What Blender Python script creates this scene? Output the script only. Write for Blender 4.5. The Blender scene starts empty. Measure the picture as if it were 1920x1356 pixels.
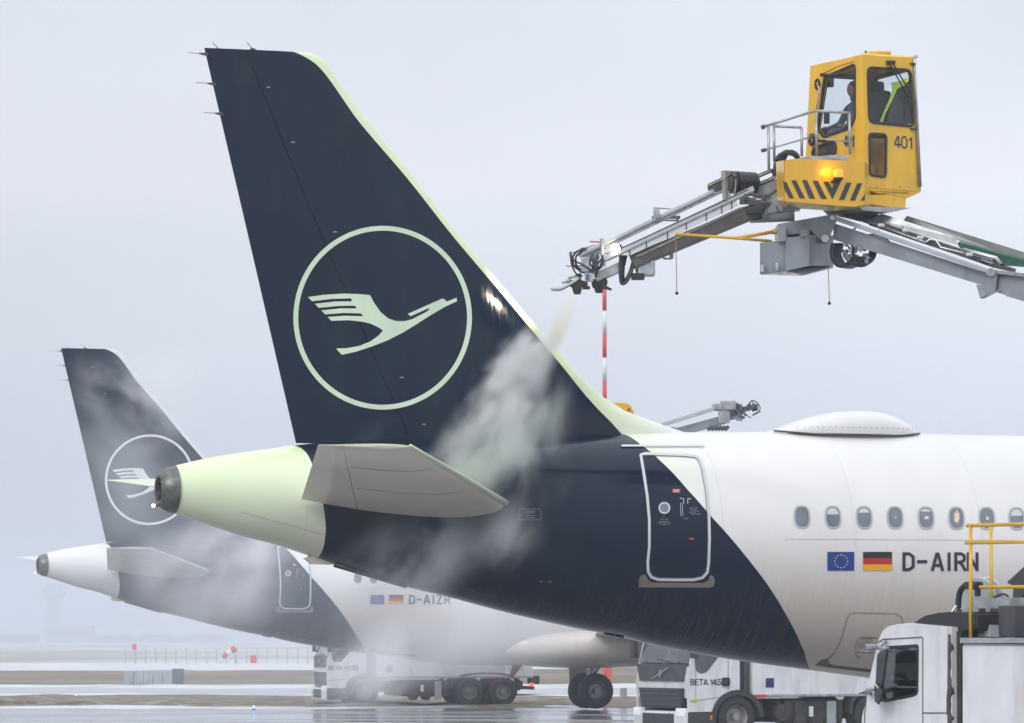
import bpy, bmesh, math, random
from mathutils import Vector, Matrix
from mathutils.geometry import tessellate_polygon
random.seed(7)
SC = bpy.context.scene
COL = SC.collection
R = math.radians
# ------------------------------------------------------------------ camera
CX, CY, FPX, HY, CAMZ = 960.0, 678.0, 7670.0, 1198.0, 2.33
PITCH = math.atan((HY - CY) / FPX)
cam_d = bpy.data.cameras.new('camera')
cam = bpy.data.objects.new('camera', cam_d); COL.objects.link(cam)
cam.location = (0, 0, CAMZ); cam.rotation_euler = (R(90) + PITCH, 0, 0)
cam_d.sensor_width = 36; cam_d.lens = FPX / 1920 * 36
cam_d.clip_start = 1; cam_d.clip_end = 8000
cam_d.dof.use_dof = True; cam_d.dof.focus_distance = 63; cam_d.dof.aperture_fstop = 7.1
SC.camera = cam
# ------------------------------------------------------------------ world and sun
SUN_EL, SUN_AZ = 34, 212            # a veiled winter sun behind the camera's left shoulder
w = bpy.data.worlds.new('World'); SC.world = w; w.use_nodes = True
nt = w.node_tree; nt.nodes.clear()
def N(nt, typ, **kw):
    n = nt.nodes.new(typ)
    for k, v in kw.items():
        if k in n.inputs.keys() if isinstance(k, str) and k[0].isupper() else False: n.inputs[k].default_value = v
        else: setattr(n, k, v)
    return n
sky = N(nt, 'ShaderNodeTexSky', sky_type='NISHITA', sun_disc=False)
sky.sun_elevation = R(SUN_EL); sky.sun_rotation = R(SUN_AZ); sky.air_density = 1; sky.dust_density = 5
bg1 = N(nt, 'ShaderNodeBackground'); bg1.inputs[1].default_value = 0.05
nt.links.new(sky.outputs[0], bg1.inputs[0])
tc = N(nt, 'ShaderNodeTexCoord'); sp = N(nt, 'ShaderNodeSeparateXYZ')
nt.links.new(tc.outputs['Generated'], sp.inputs[0])
ramp = N(nt, 'ShaderNodeValToRGB')      # cloud deck: brighter towards the zenith, as overcast skies are
e = ramp.color_ramp.elements
e[0].position = 0.0; e[0].color = (0.51, 0.565, 0.69, 1)
e[1].position = 0.07; e[1].color = (0.82, 0.865, 0.96, 1)
for p, c in ((0.11, (0.95, 0.985, 1.06, 1)), (0.16, (0.84, 0.88, 0.975, 1)), (0.35, (0.95, 0.99, 1.07, 1)), (1.0, (1.7, 1.75, 1.82, 1))):
    q = e.new(p); q.color = c
nt.links.new(sp.outputs[2], ramp.inputs[0])
noi = N(nt, 'ShaderNodeTexNoise'); noi.inputs['Scale'].default_value = 5.5; noi.inputs['Detail'].default_value = 3
mp = N(nt, 'ShaderNodeMapping'); mp.inputs['Scale'].default_value = (1, 1, 2.2)
nt.links.new(tc.outputs['Generated'], mp.inputs[0]); nt.links.new(mp.outputs[0], noi.inputs[0])
mr = N(nt, 'ShaderNodeMapRange'); mr.inputs[1].default_value = .3; mr.inputs[2].default_value = .7
mr.inputs[3].default_value = .93; mr.inputs[4].default_value = 1.06
nt.links.new(noi.outputs[0], mr.inputs[0])
mx = N(nt, 'ShaderNodeVectorMath', operation='SCALE')
nt.links.new(ramp.outputs[0], mx.inputs[0]); nt.links.new(mr.outputs[0], mx.inputs['Scale'])
bg2 = N(nt, 'ShaderNodeBackground'); bg2.inputs[1].default_value = 1.0
mr2 = N(nt, 'ShaderNodeMapRange', interpolation_type='SMOOTHSTEP'); mr2.inputs[1].default_value = -.20; mr2.inputs[2].default_value = .10
mr2.inputs[3].default_value = .90; mr2.inputs[4].default_value = 1.05      # the cloud is a little thicker to the left
nt.links.new(sp.outputs[0], mr2.inputs[0])
mx2 = N(nt, 'ShaderNodeVectorMath', operation='SCALE'); nt.links.new(mx.outputs[0], mx2.inputs[0]); nt.links.new(mr2.outputs[0], mx2.inputs['Scale'])
nt.links.new(mx2.outputs[0], bg2.inputs[0])
mixw = N(nt, 'ShaderNodeMixShader'); mixw.inputs[0].default_value = 0.92
nt.links.new(bg1.outputs[0], mixw.inputs[1]); nt.links.new(bg2.outputs[0], mixw.inputs[2])
wo = N(nt, 'ShaderNodeOutputWorld'); nt.links.new(mixw.outputs[0], wo.inputs[0])
sd = bpy.data.lights.new('sun', 'SUN'); sd.energy = 1.3; sd.angle = R(25); sd.color = (1, .97, .93)
so = bpy.data.objects.new('sun', sd); COL.objects.link(so)
az = R(SUN_AZ)
sv = Vector((math.sin(az) * math.cos(R(SUN_EL)), math.cos(az) * math.cos(R(SUN_EL)), math.sin(R(SUN_EL))))
so.rotation_euler = sv.to_track_quat('Z', 'Y').to_euler()
vs = SC.view_settings
vs.view_transform = 'Standard'; vs.look = 'None'; vs.exposure = 0.0; vs.gamma = 1; vs.use_curve_mapping = False
cy = SC.cycles
cy.use_denoising = True; cy.use_adaptive_sampling = True; cy.adaptive_threshold = 0.02
cy.max_bounces = 6; cy.diffuse_bounces = 2; cy.glossy_bounces = 3; cy.transmission_bounces = 4
cy.transparent_max_bounces = 12; cy.volume_bounces = 3
cy.volume_step_rate = 1.0; cy.volume_max_steps = 256
cy.sample_clamp_indirect = 6

# ------------------------------------------------------------------ projection helpers (where things stand)
CO = Vector((0, 0, CAMZ))
FWD = Vector((0, math.cos(PITCH), math.sin(PITCH))); UPV = Vector((0, -math.sin(PITCH), math.cos(PITCH)))
def ray(px, py): return Vector((1, 0, 0)) * (px - CX) + UPV * (CY - py) + FWD * FPX
def P(px, py, D):
    d = ray(px, py); return CO + d * (D / d.y)
class Frame:
    def __init__(s, loc, yaw):
        s.loc = Vector(loc); s.yaw = yaw
        s.m = Matrix.Translation(s.loc) @ Matrix.Rotation(yaw, 4, 'Z'); s.inv = s.m.inverted()
    def hit(s, px, py, yl):
        o = s.inv @ CO; d = s.inv.to_3x3() @ ray(px, py)
        t = (yl - o.y) / d.y; q = o + d * t
        return q.x, q.z
    def loc_of(s, p): return s.inv @ p
class Face:
    """a plane in the world with its own 2-D axes"""
    def __init__(s, o, e1, e2):
        s.o = Vector(o); s.a = Vector(e1).normalized(); n = s.a.cross(Vector(e2)).normalized()
        s.b = n.cross(s.a).normalized(); s.n = n
    def uv(s, px, py):
        d = ray(px, py); t = (s.o - CO).dot(s.n) / d.dot(s.n); q = CO + d * t - s.o
        return (q.dot(s.a), q.dot(s.b))
    def pt(s, u, v, off=0): return s.o + s.a * u + s.b * v + s.n * off
def interp(tab, x):
    if x <= tab[0][0]: return tab[0][1]
    for (a, b), (c, d) in zip(tab, tab[1:]):
        if x <= c: return b + (d - b) * (x - a) / (c - a) if c > a else d
    return tab[-1][1]
def sinterp(tab, x):
    """smooth (catmull-rom) interpolation of a table"""
    n = len(tab)
    if x <= tab[0][0]: return tab[0][1]
    if x >= tab[-1][0]: return tab[-1][1]
    for i in range(n - 1):
        if x <= tab[i + 1][0]:
            x0, y0 = tab[i]; x1, y1 = tab[i + 1]
            def sl(k):
                a = max(k - 1, 0); b = min(k + 1, n - 1)
                return (tab[b][1] - tab[a][1]) / max(tab[b][0] - tab[a][0], 1e-9)
            h = x1 - x0; t = (x - x0) / h; m0, m1 = sl(i) * h, sl(i + 1) * h
            return (2*t**3-3*t*t+1)*y0 + (t**3-2*t*t+t)*m0 + (-2*t**3+3*t*t)*y1 + (t**3-t*t)*m1

# ------------------------------------------------------------------ materials
def mat(name, col, rough=.5, metal=0, var=.12, vscale=3, bump=0, bscale=40, stretch=(1, 1, 1), coat=0, dirt=None, spec=.5, emit=None):
    m = bpy.data.materials.new(name); m.use_nodes = True; t = m.node_tree
    b = t.nodes['Principled BSDF']; b.inputs['Roughness'].default_value = rough; b.inputs['Metallic'].default_value = metal
    b.inputs['Coat Weight'].default_value = coat; b.inputs['Coat Roughness'].default_value = .08
    b.inputs['Specular IOR Level'].default_value = spec
    tc = N(t, 'ShaderNodeTexCoord'); mp = N(t, 'ShaderNodeMapping'); mp.inputs['Scale'].default_value = stretch
    t.links.new(tc.outputs['Object'], mp.inputs[0])
    no = N(t, 'ShaderNodeTexNoise'); no.inputs['Scale'].default_value = vscale; no.inputs['Detail'].default_value = 5
    t.links.new(mp.outputs[0], no.inputs[0])
    mr = N(t, 'ShaderNodeMapRange'); mr.inputs[1].default_value = .3; mr.inputs[2].default_value = .7
    mr.inputs[3].default_value = 1 - var; mr.inputs[4].default_value = 1 + var
    t.links.new(no.outputs[0], mr.inputs[0])
    sc = N(t, 'ShaderNodeVectorMath', operation='SCALE'); sc.inputs[0].default_value = col[:3]
    t.links.new(mr.outputs[0], sc.inputs['Scale'])
    out = sc.outputs[0]
    if dirt:
        n2 = N(t, 'ShaderNodeTexNoise'); n2.inputs['Scale'].default_value = dirt[1]; n2.inputs['Detail'].default_value = 6
        mp2 = N(t, 'ShaderNodeMapping'); mp2.inputs['Scale'].default_value = dirt[3] if len(dirt) > 3 else (1, 1, .15)
        t.links.new(tc.outputs['Object'], mp2.inputs[0]); t.links.new(mp2.outputs[0], n2.inputs[0])
        r2 = N(t, 'ShaderNodeMapRange'); r2.inputs[1].default_value = .45; r2.inputs[2].default_value = .75; r2.inputs[4].default_value = dirt[2]
        t.links.new(n2.outputs[0], r2.inputs[0])
        mi = N(t, 'ShaderNodeMix', data_type='RGBA'); t.links.new(r2.outputs[0], mi.inputs[0])
        t.links.new(out, mi.inputs[6]); mi.inputs[7].default_value = (*dirt[0], 1); out = mi.outputs[2]
    t.links.new(out, b.inputs['Base Color'])
    if bump:
        n3 = N(t, 'ShaderNodeTexNoise'); n3.inputs['Scale'].default_value = bscale; n3.inputs['Detail'].default_value = 4
        t.links.new(mp.outputs[0], n3.inputs[0])
        bu = N(t, 'ShaderNodeBump'); bu.inputs['Strength'].default_value = bump; bu.inputs['Distance'].default_value = .01
        t.links.new(n3.outputs[0], bu.inputs['Height']); t.links.new(bu.outputs[0], b.inputs['Normal'])
    if emit:
        b.inputs['Emission Color'].default_value = (*emit[0], 1); b.inputs['Emission Strength'].default_value = emit[1]
    return m
def glass_mat(name, tint=(.55, .6, .63), refl=.12, film=0.0):
    m = bpy.data.materials.new(name); m.use_nodes = True; t = m.node_tree; t.nodes.clear()
    tr = N(t, 'ShaderNodeBsdfTransparent'); tr.inputs[0].default_value = (*tint, 1)
    gl = N(t, 'ShaderNodeBsdfGlossy'); gl.inputs['Roughness'].default_value = .04
    lw = N(t, 'ShaderNodeLayerWeight'); pw_ = N(t, 'ShaderNodeMath', operation='POWER'); pw_.inputs[1].default_value = 5; t.links.new(lw.outputs['Facing'], pw_.inputs[0])
    lw.inputs[0].default_value = .5
    ad = N(t, 'ShaderNodeMath', operation='ADD'); ad.inputs[1].default_value = refl; ad.use_clamp = True; t.links.new(pw_.outputs[0], ad.inputs[0])
    mi = N(t, 'ShaderNodeMixShader'); t.links.new(ad.outputs[0], mi.inputs[0]); t.links.new(tr.outputs[0], mi.inputs[1]); t.links.new(gl.outputs[0], mi.inputs[2])
    o = N(t, 'ShaderNodeOutputMaterial'); t.links.new(mi.outputs[0], o.inputs[0])
    return m
def airliner_white(name, green):
    """gloss white, grimy streaks on the lower flanks; with `green` the tail is coated with pale green de-icing fluid"""
    m = bpy.data.materials.new(name); m.use_nodes = True; t = m.node_tree; L = t.links.new
    b = t.nodes['Principled BSDF']; b.inputs['Roughness'].default_value = .28; b.inputs['Coat Weight'].default_value = .4; b.inputs['Coat Roughness'].default_value = .12
    tc = N(t, 'ShaderNodeTexCoord'); sx = N(t, 'ShaderNodeSeparateXYZ'); L(tc.outputs['Object'], sx.inputs[0])
    def rng(src, a, b_, c, d):
        r = N(t, 'ShaderNodeMapRange', interpolation_type='SMOOTHSTEP'); L(src, r.inputs[0])
        for i, v in zip((1, 2, 3, 4), (a, b_, c, d)): r.inputs[i].default_value = v
        return r.outputs[0]
    def mul(a, b_):
        r = N(t, 'ShaderNodeMath', operation='MULTIPLY'); L(a, r.inputs[0]); L(b_, r.inputs[1]) if hasattr(b_, 'links') else None
        if not hasattr(b_, 'links'): r.inputs[1].default_value = b_
        return r.outputs[0]
    def noise(scale, st, det=5):
        mp = N(t, 'ShaderNodeMapping'); mp.inputs['Scale'].default_value = st; L(tc.outputs['Object'], mp.inputs[0])
        n = N(t, 'ShaderNodeTexNoise'); n.inputs['Scale'].default_value = scale; n.inputs['Detail'].default_value = det; L(mp.outputs[0], n.inputs[0]); return n.outputs[0]
    def mixc(f, a, b_):
        mi = N(t, 'ShaderNodeMix', data_type='RGBA'); L(f, mi.inputs[0])
        if isinstance(a, tuple): mi.inputs[6].default_value = (*a, 1)
        else: L(a, mi.inputs[6])
        mi.inputs[7].default_value = (*b_, 1); return mi.outputs[2]
    c = mixc(rng(noise(1.3, (1, 1, .6)), .35, .7, 0, .5), (.80, .795, .785), (.73, .72, .70))
    # grime film and run marks
    streak = rng(noise(20, (1, .04, .03), 3), .40, .66, .1, 1)
    low = rng(sx.outputs[2], 4.2, 1.7, 0.0, .55)
    c = mixc(mul(streak, low), c, (.56, .48, .40))
    film = rng(sx.outputs[2], 4.1, 2.3, 0.0, .50 if not green else .80)
    c = mixc(film, c, (.60, .50, .41))
    fine = rng(noise(26, (1, .05, .05)), .52, .7, 0, .28)
    c = mixc(mul(fine, rng(sx.outputs[2], 5.0, 3.4, 0, 1)), c, (.62, .60, .62))
    if green:
        c = mixc(mul(rng(sx.outputs[0], 4.5, 3.0, 0, 1), rng(sx.outputs[2], 5.0, 3.6, 0, .55)), c, (.50, .46, .33))
        g = rng(sx.outputs[0], 8.5, 6.6, 0, 1)
        gz = rng(sx.outputs[2], 3.3, 5.1, .12, 1)
        gn = rng(noise(1.1, (1, 1, .5)), .25, .7, .55, 1)
        c = mixc(mul(mul(g, gz), gn), c, (.67, .82, .46))
    # faint skin joints
    fr = N(t, 'ShaderNodeMath', operation='PINGPONG'); L(sx.outputs[0], fr.inputs[0]); fr.inputs[1].default_value = 1.06
    ln = rng(fr.outputs[0], .012, .0, 0, .30)
    c = mixc(ln, c, (.42, .41, .42))
    L(c, b.inputs['Base Color'])
    bu = N(t, 'ShaderNodeBump'); bu.inputs['Strength'].default_value = .12; bu.inputs['Distance'].default_value = .01
    L(noise(14, (1, 1, .25)), bu.inputs['Height']); L(bu.outputs[0], b.inputs['Normal'])
    return m
def airliner_navy(name, wet):
    m = bpy.data.materials.new(name); m.use_nodes = True; t = m.node_tree; L = t.links.new
    b = t.nodes['Principled BSDF']; b.inputs['Roughness'].default_value = .22
    b.inputs['Specular IOR Level'].default_value = .21
    tc = N(t, 'ShaderNodeTexCoord')
    def noise(scale, st, det=5):
        mp = N(t, 'ShaderNodeMapping'); mp.inputs['Scale'].default_value = st; L(tc.outputs['Object'], mp.inputs[0])
        n = N(t, 'ShaderNodeTexNoise'); n.inputs['Scale'].default_value = scale; n.inputs['Detail'].default_value = det; L(mp.outputs[0], n.inputs[0]); return n.outputs[0]
    def rng(src, a, b_, c, d):
        r = N(t, 'ShaderNodeMapRange', interpolation_type='SMOOTHSTEP'); L(src, r.inputs[0])
        for i, v in zip((1, 2, 3, 4), (a, b_, c, d)): r.inputs[i].default_value = v
        return r.outputs[0]
    sx = N(t, 'ShaderNodeSeparateXYZ'); L(tc.outputs['Object'], sx.inputs[0])
    def mul(a, b_):
        r = N(t, 'ShaderNodeMath', operation='MULTIPLY'); L(a, r.inputs[0]); L(b_, r.inputs[1]); return r.outputs[0]
    def mixc(f, a, b_):
        mi = N(t, 'ShaderNodeMix', data_type='RGBA'); L(f, mi.inputs[0])
        if isinstance(a, tuple): mi.inputs[6].default_value = (*a, 1)
        else: L(a, mi.inputs[6])
        mi.inputs[7].default_value = (*b_, 1); return mi.outputs[2]
    c = mixc(rng(noise(1.2, (1, 1, .5)), .3, .7, 0, 1), (.0012, .008, .026), (.0018, .010, .032))
    # dried streaks and grime running round the belly
    st = rng(noise(30, (1, .05, .05), 3), .55, .68, 0, .7)
    c = mixc(mul(st, rng(sx.outputs[2], 3.4, 2.2, .04, 1)), c, (.09, .075, .055))
    c = mixc(mul(rng(noise(7, (1, .15, .12)), .40, .7, 0, .7), rng(sx.outputs[2], 3.2, 2.0, 0, 1)), c, (.045, .036, .028))
    if wet:   # fluid film over the tail
        f = rng(noise(2.0, (1, 1, .4)), .45, .75, 0, .3)
        c = mixc(mul(f, rng(sx.outputs[0], 9.0, 6.0, 0, 1)), c, (.014, .040, .040))
    L(c, b.inputs['Base Color'])
    L(rng(noise(40, (1, .08, .06), 3), .4, .7, .07, .20), b.inputs['Roughness'])
    bu = N(t, 'ShaderNodeBump'); bu.inputs['Strength'].default_value = .30 if wet else .15; bu.inputs['Distance'].default_value = .003
    L(noise(70, (1, .12, .09), 3), bu.inputs['Height'])
    bu2 = N(t, 'ShaderNodeBump'); bu2.inputs['Strength'].default_value = .12 if wet else .06; bu2.inputs['Distance'].default_value = .002
    L(noise(170, (1, 1, .6), 2), bu2.inputs['Height']); L(bu.outputs[0], bu2.inputs['Normal']); L(bu2.outputs[0], b.inputs['Normal'])
    return m
M = dict(
    white_g=airliner_white('white_paint_with_green_fluid', True), white=airliner_white('white_paint', False),
    navy_w=airliner_navy('navy_paint_wet', True), navy=airliner_navy('navy_paint', False),
    le_green=mat('fluid_coated_white', (.66, .79, .56), .3, var=.06, vscale=2, coat=.3, bump=.2, bscale=30),
    emb_green=mat('emblem_white_under_fluid', (.60, .71, .56), .3, var=.06, bump=.15, stretch=(1, 1, .2)),
    emb_white=mat('emblem_white', (.74, .75, .76), .35, var=.05),
    stab=mat('stabilizer_underside', (.74, .655, .565), .35, var=.07, vscale=1.2, bump=.05, bscale=12, stretch=(1, 1, 1), coat=.2, dirt=((.42, .36, .30), 1.2, .45, (1, 1, 1))),
    exh=mat('heat_stained_metal', (.17, .18, .17), .42, .75, var=.25, vscale=9, dirt=((.07, .06, .05), 8, .6, (1, 1, 1))),
    black=mat('black_rubber', (.018, .018, .02), .5, var=.3), dark=mat('dark_grey', (.05, .052, .056), .5, var=.25, dirt=((.12, .11, .1), 4, .4, (1, 1, 1))),
    outline=mat('pale_grey_outline', (.58, .62, .66), .4, var=.05), tan=mat('scuff_plate', (.19, .17, .145), .5, var=.15),
    winframe=mat('window_frame_grey', (.42, .45, .48), .4, var=.05), wincav=mat('window_gap', (.12, .13, .14), .5),
    blue=mat('flag_blue', (.012, .045, .26), .4, var=.05), star=mat('flag_star', (.85, .68, .05), .4), fblack=mat('flag_black', (.014, .014, .016), .4),
    fred=mat('flag_red', (.50, .018, .022), .4, var=.05), fgold=mat('flag_gold', (.85, .42, .01), .4, var=.05), ink=mat('lettering', (.02, .022, .035), .4),
    inkp=mat('placard_grey', (.33, .30, .34), .5), inkr=mat('placard_red', (.6, .06, .08), .5), seam=mat('panel_gap', (.14, .125, .11), .6),
    steel=mat('galvanised_steel', (.42, .44, .46), .42, .6, var=.22, vscale=7, bump=.1, dirt=((.16, .15, .14), 5, .5, (1, 1, 1))),
    greyp=mat('grey_boom_paint', (.27, .295, .33), .42, .1, var=.10, vscale=3, coat=.2, dirt=((.12, .115, .11), 4, .45, (1, 1, .4))),
    greyl=mat('light_grey_rail', (.50, .52, .54), .4, .3, var=.1, dirt=((.22, .21, .2), 6, .4, (1, 1, 1))),
    beam=mat('sooty_beam', (.085, .078, .072), .5, .2, var=.25, vscale=5),
    yellow=mat('yellow_paint', (.80, .45, .004), .30, var=.06, vscale=2, coat=.4, dirt=((.30, .19, .05), 5, .28, (1, 1, .2))),
    yrod=mat('yellow_rod', (.62, .34, .02), .4), hose=mat('black_hose', (.02, .021, .024), .35, var=.3), hosed=mat('dusty_hose', (.075, .08, .085), .45, var=.3),
    green=mat('green_mesh', (.015, .13, .075), .5, var=.25, vscale=20), twhite=mat('truck_white', (.72, .73, .76), .3, var=.06, coat=.4, dirt=((.40, .37, .34), 4, .5, (1, 1, .25))),
    tdark=mat('truck_plastic', (.035, .036, .040), .5, var=.25), chassis=mat('chassis', (.028, .027, .027), .6, var=.4, dirt=((.09, .08, .07), 5, .6, (1, 1, 1))),
    tyre=mat('tyre', (.022, .022, .023), .7, var=.3, bump=.3, bscale=30), rim=mat('rim', (.30, .30, .31), .4, .5, var=.2, dirt=((.1, .09, .08), 8, .5, (1, 1, 1))),
    glass=glass_mat('clear_glass', (.93, .95, .96), .02), tglass=glass_mat('truck_glass', (.72, .76, .76), .14), interior=mat('cab_interior', (.045, .047, .05), .7, var=.3),
    pane=mat('cabin_pane', (.16, .19, .225), .12, var=.12, vscale=2, coat=.6), hiviz=mat('hi_vis', (.56, .82, .06), .6, var=.05),
    cloth=mat('work_jacket', (.09, .12, .16), .8, var=.2), skin=mat('skin', (.42, .25, .18), .55, var=.06), hair=mat('hair', (.03, .02, .015), .7),
    orange=mat('amber_lens', (.8, .16, .01), .2, emit=((1, .25, .02), 1.6)), lampon=mat('lamp_on', (1, .95, .85), .3, emit=((1, .88, .66), 14)),
    lampw=mat('headlamp', (.75, .78, .8), .15, emit=((1, 1, 1), .15)), taill=mat('tail_lamp', (.6, .02, .02), .2, emit=((1, .1, .05), 2.0)), bluel=mat('blue_lamp', (.05, .1, .9), .2, emit=((.1, .2, 1), 8)),
    amberoff=mat('amber_marker', (.7, .22, .02), .3), mred=mat('signal_red', (.60, .06, .07), .5, var=.08), mwhite=mat('mast_white', (.68, .70, .72), .5), concrete=mat('concrete', (.33, .35, .37), .8, var=.15),
    beige=mat('beige_box', (.42, .40, .33), .5), far=mat('far_building', (.22, .23, .25), .8), farw=mat('far_white', (.7, .7, .72), .8), rodbrown=mat('rod_brown', (.30, .22, .10), .5), warmglint=mat('warm_painted_glint', (.5, .42, .28), .3, emit=((1, .85, .55), .45)), redbrown=mat('red_beacon_fin', (.32, .06, .04), .4),  # the warm emissive one is for reflections painted on window panes
    brownhandle=mat('dark_notch', (.06, .045, .035), .6), silver=mat('silver', (.6, .61, .62), .3, .8),
)

# ------------------------------------------------------------------ mesh helpers
def tag(o, label=None, cat=None, group=None, kind=None):
    if label: o['label'] = label
    if cat: o['category'] = cat
    if group: o['group'] = group
    if kind: o['kind'] = kind
    return o
def empty(name, loc, rz=0.0, **kw):
    o = bpy.data.objects.new(name, None); COL.objects.link(o); o.location = loc; o.rotation_euler = (0, 0, rz); o.empty_display_size = .3
    o['_m'] = 0; del o['_m']
    return tag(o, **kw)
def mw(o):
    m = Matrix.Translation(o.location) @ o.rotation_euler.to_matrix().to_4x4()
    return mw(o.parent) @ m if o.parent else m
def obj(name, bm, m, parent=None, smooth=False, world=False, label=None, auto=None):
    """link a bmesh as ONE mesh object; world=True: its coordinates are world coordinates"""
    bmesh.ops.recalc_face_normals(bm, faces=bm.faces)
    me = bpy.data.meshes.new(name)
    if world and parent: bm.transform(mw(parent).inverted())
    bm.to_mesh(me); bm.free()
    for q in (m if isinstance(m, (list, tuple)) else [m]): me.materials.append(q)
    if smooth:
        for p in me.polygons: p.use_smooth = True
        if auto: me.set_sharp_from_angle(angle=R(auto))
    o = bpy.data.objects.new(name, me); COL.objects.link(o); o.parent = parent
    if label: o['label'] = label
    return o
NB = bmesh.new
def merge(bm, t, mtx=None):
    if mtx is not None: t.transform(mtx)
    me = bpy.data.meshes.new('t'); t.to_mesh(me); t.free(); bm.from_mesh(me); bpy.data.meshes.remove(me)
def box(bm, c, s, bev=0.0, rot=None):
    t = NB(); bmesh.ops.create_cube(t, size=1); bmesh.ops.scale(t, vec=s, verts=t.verts)
    if bev: bmesh.ops.bevel(t, geom=t.edges[:], offset=bev, segments=2, affect='EDGES', profile=.6)
    mtx = Matrix.Translation(c) @ (rot.to_4x4() if rot else Matrix())
    merge(bm, t, mtx); return bm
def basis(d, up=Vector((0, 0, 1))):
    d = d.normalized()
    if abs(d.dot(up)) > .98: up = Vector((1, 0, 0))
    s = d.cross(up).normalized(); u = s.cross(d).normalized()
    return Matrix((d, s, u)).transposed()
def beam(bm, a, b, w, h, bev=0.0):
    a, b = Vector(a), Vector(b)
    return box(bm, (a + b) / 2, ((b - a).length, w, h), bev, basis(b - a))
def tube(bm, pts, r, seg=8, closed=False):
    pts = [Vector(p) for p in pts]; rings = []
    n = len(pts)
    for i, p in enumerate(pts):
        a = pts[max(i - 1, 0)] if not closed else pts[i - 1]; b = pts[min(i + 1, n - 1)] if not closed else pts[(i + 1) % n]
        m = basis(b - a); rr = r[i] if isinstance(r, (list, tuple)) else r
        rings.append([bm.verts.new(p + m @ Vector((0, math.cos(t) * rr, math.sin(t) * rr))) for t in [k * 2 * math.pi / seg for k in range(seg)]])
    rng = range(n if closed else n - 1)
    for i in rng:
        A, B = rings[i], rings[(i + 1) % n]
        for k in range(seg): bm.faces.new((A[k], A[(k + 1) % seg], B[(k + 1) % seg], B[k]))
    if not closed: bm.faces.new(rings[0][::-1]); bm.faces.new(rings[-1])
    return bm
def smooth_path(pts, n=6):
    pts = [Vector(p) for p in pts]; out = []
    for i in range(len(pts) - 1):
        p0 = pts[max(i - 1, 0)]; p1 = pts[i]; p2 = pts[i + 1]; p3 = pts[min(i + 2, len(pts) - 1)]
        for k in range(n):
            t = k / n
            out.append(.5 * ((2 * p1) + (p2 - p0) * t + (2*p0 - 5*p1 + 4*p2 - p3) * t*t + (3*p1 - p0 - 3*p2 + p3) * t**3))
    out.append(pts[-1]); return out
def cyl(bm, a, b, r, r2=None, seg=20):
    return tube(bm, [a, b], [r, r2 if r2 is not None else r], seg)
def lathe(bm, c, axis, prof, seg=32, up=None):
    """prof: (distance along axis, radius)"""
    m = basis(Vector(axis)); c = Vector(c); rings = []
    for x, r in prof:
        rings.append([bm.verts.new(c + m @ Vector((x, math.cos(t) * r, math.sin(t) * r))) for t in [k * 2 * math.pi / seg for k in range(seg)]] if r > 1e-5 else [bm.verts.new(c + m @ Vector((x, 0, 0)))])
    for A, B in zip(rings, rings[1:]):
        for k in range(seg):
            k2 = (k + 1) % seg
            if len(A) == 1 and len(B) == 1: continue
            if len(A) == 1: bm.faces.new((A[0], B[k2], B[k]))
            elif len(B) == 1: bm.faces.new((A[k], A[k2], B[0]))
            else: bm.faces.new((A[k], A[k2], B[k2], B[k]))
    return bm
def prism(bm, pts, vec):
    """solid from a planar polygon pushed along vec"""
    vec = Vector(vec); A = [bm.verts.new(Vector(p)) for p in pts]; B = [bm.verts.new(Vector(p) + vec) for p in pts]; n = len(A)
    bm.faces.new(A); bm.faces.new(B[::-1])
    for i in range(n): bm.faces.new((A[i], B[i], B[(i + 1) % n], A[(i + 1) % n]))
    return bm
def hexa(bm, bot, top):
    A = [bm.verts.new(Vector(p)) for p in bot]; B = [bm.verts.new(Vector(p)) for p in top]
    bm.faces.new(A[::-1]); bm.faces.new(B)
    for i in range(4): bm.faces.new((A[i], A[(i + 1) % 4], B[(i + 1) % 4], B[i]))
    return bm
def plate(bm, outer, holes, mapf, th):
    """flat plate with holes: outer/holes are 2-D loops, mapf(u, v, off) -> point; th is its thickness (inwards)"""
    loops = [[Vector((x, y, 0)) for x, y in l] for l in [outer] + holes]
    flat = [p for l in loops for p in l]
    tris = tessellate_polygon(loops)
    F = [bm.verts.new(mapf(p.x, p.y, 0)) for p in flat]; B = [bm.verts.new(mapf(p.x, p.y, -th)) for p in flat]
    for a, b, c in tris:
        try: bm.faces.new((F[a], F[b], F[c])); bm.faces.new((B[c], B[b], B[a]))
        except ValueError: pass
    k = 0
    for l in loops:
        n = len(l)
        for i in range(n):
            a, b = k + i, k + (i + 1) % n
            bm.faces.new((F[a], B[a], B[b], F[b]))
        k += n
    return bm
def roundp(pts, r, n=4):
    """round the corners of a 2-D polygon"""
    out = []; m = len(pts)
    for i in range(m):
        p0, p1, p2 = Vector(pts[i - 1]), Vector(pts[i]), Vector(pts[(i + 1) % m])
        a = (p0 - p1); b = (p2 - p1); q = min(r, a.length * .45, b.length * .45)
        s = p1 + a.normalized() * q; e_ = p1 + b.normalized() * q
        for k in range(n + 1):
            t = k / n; v = s * (1 - t) ** 2 + p1 * 2 * t * (1 - t) + e_ * t * t; out.append((v.x, v.y))
    return out
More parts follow.
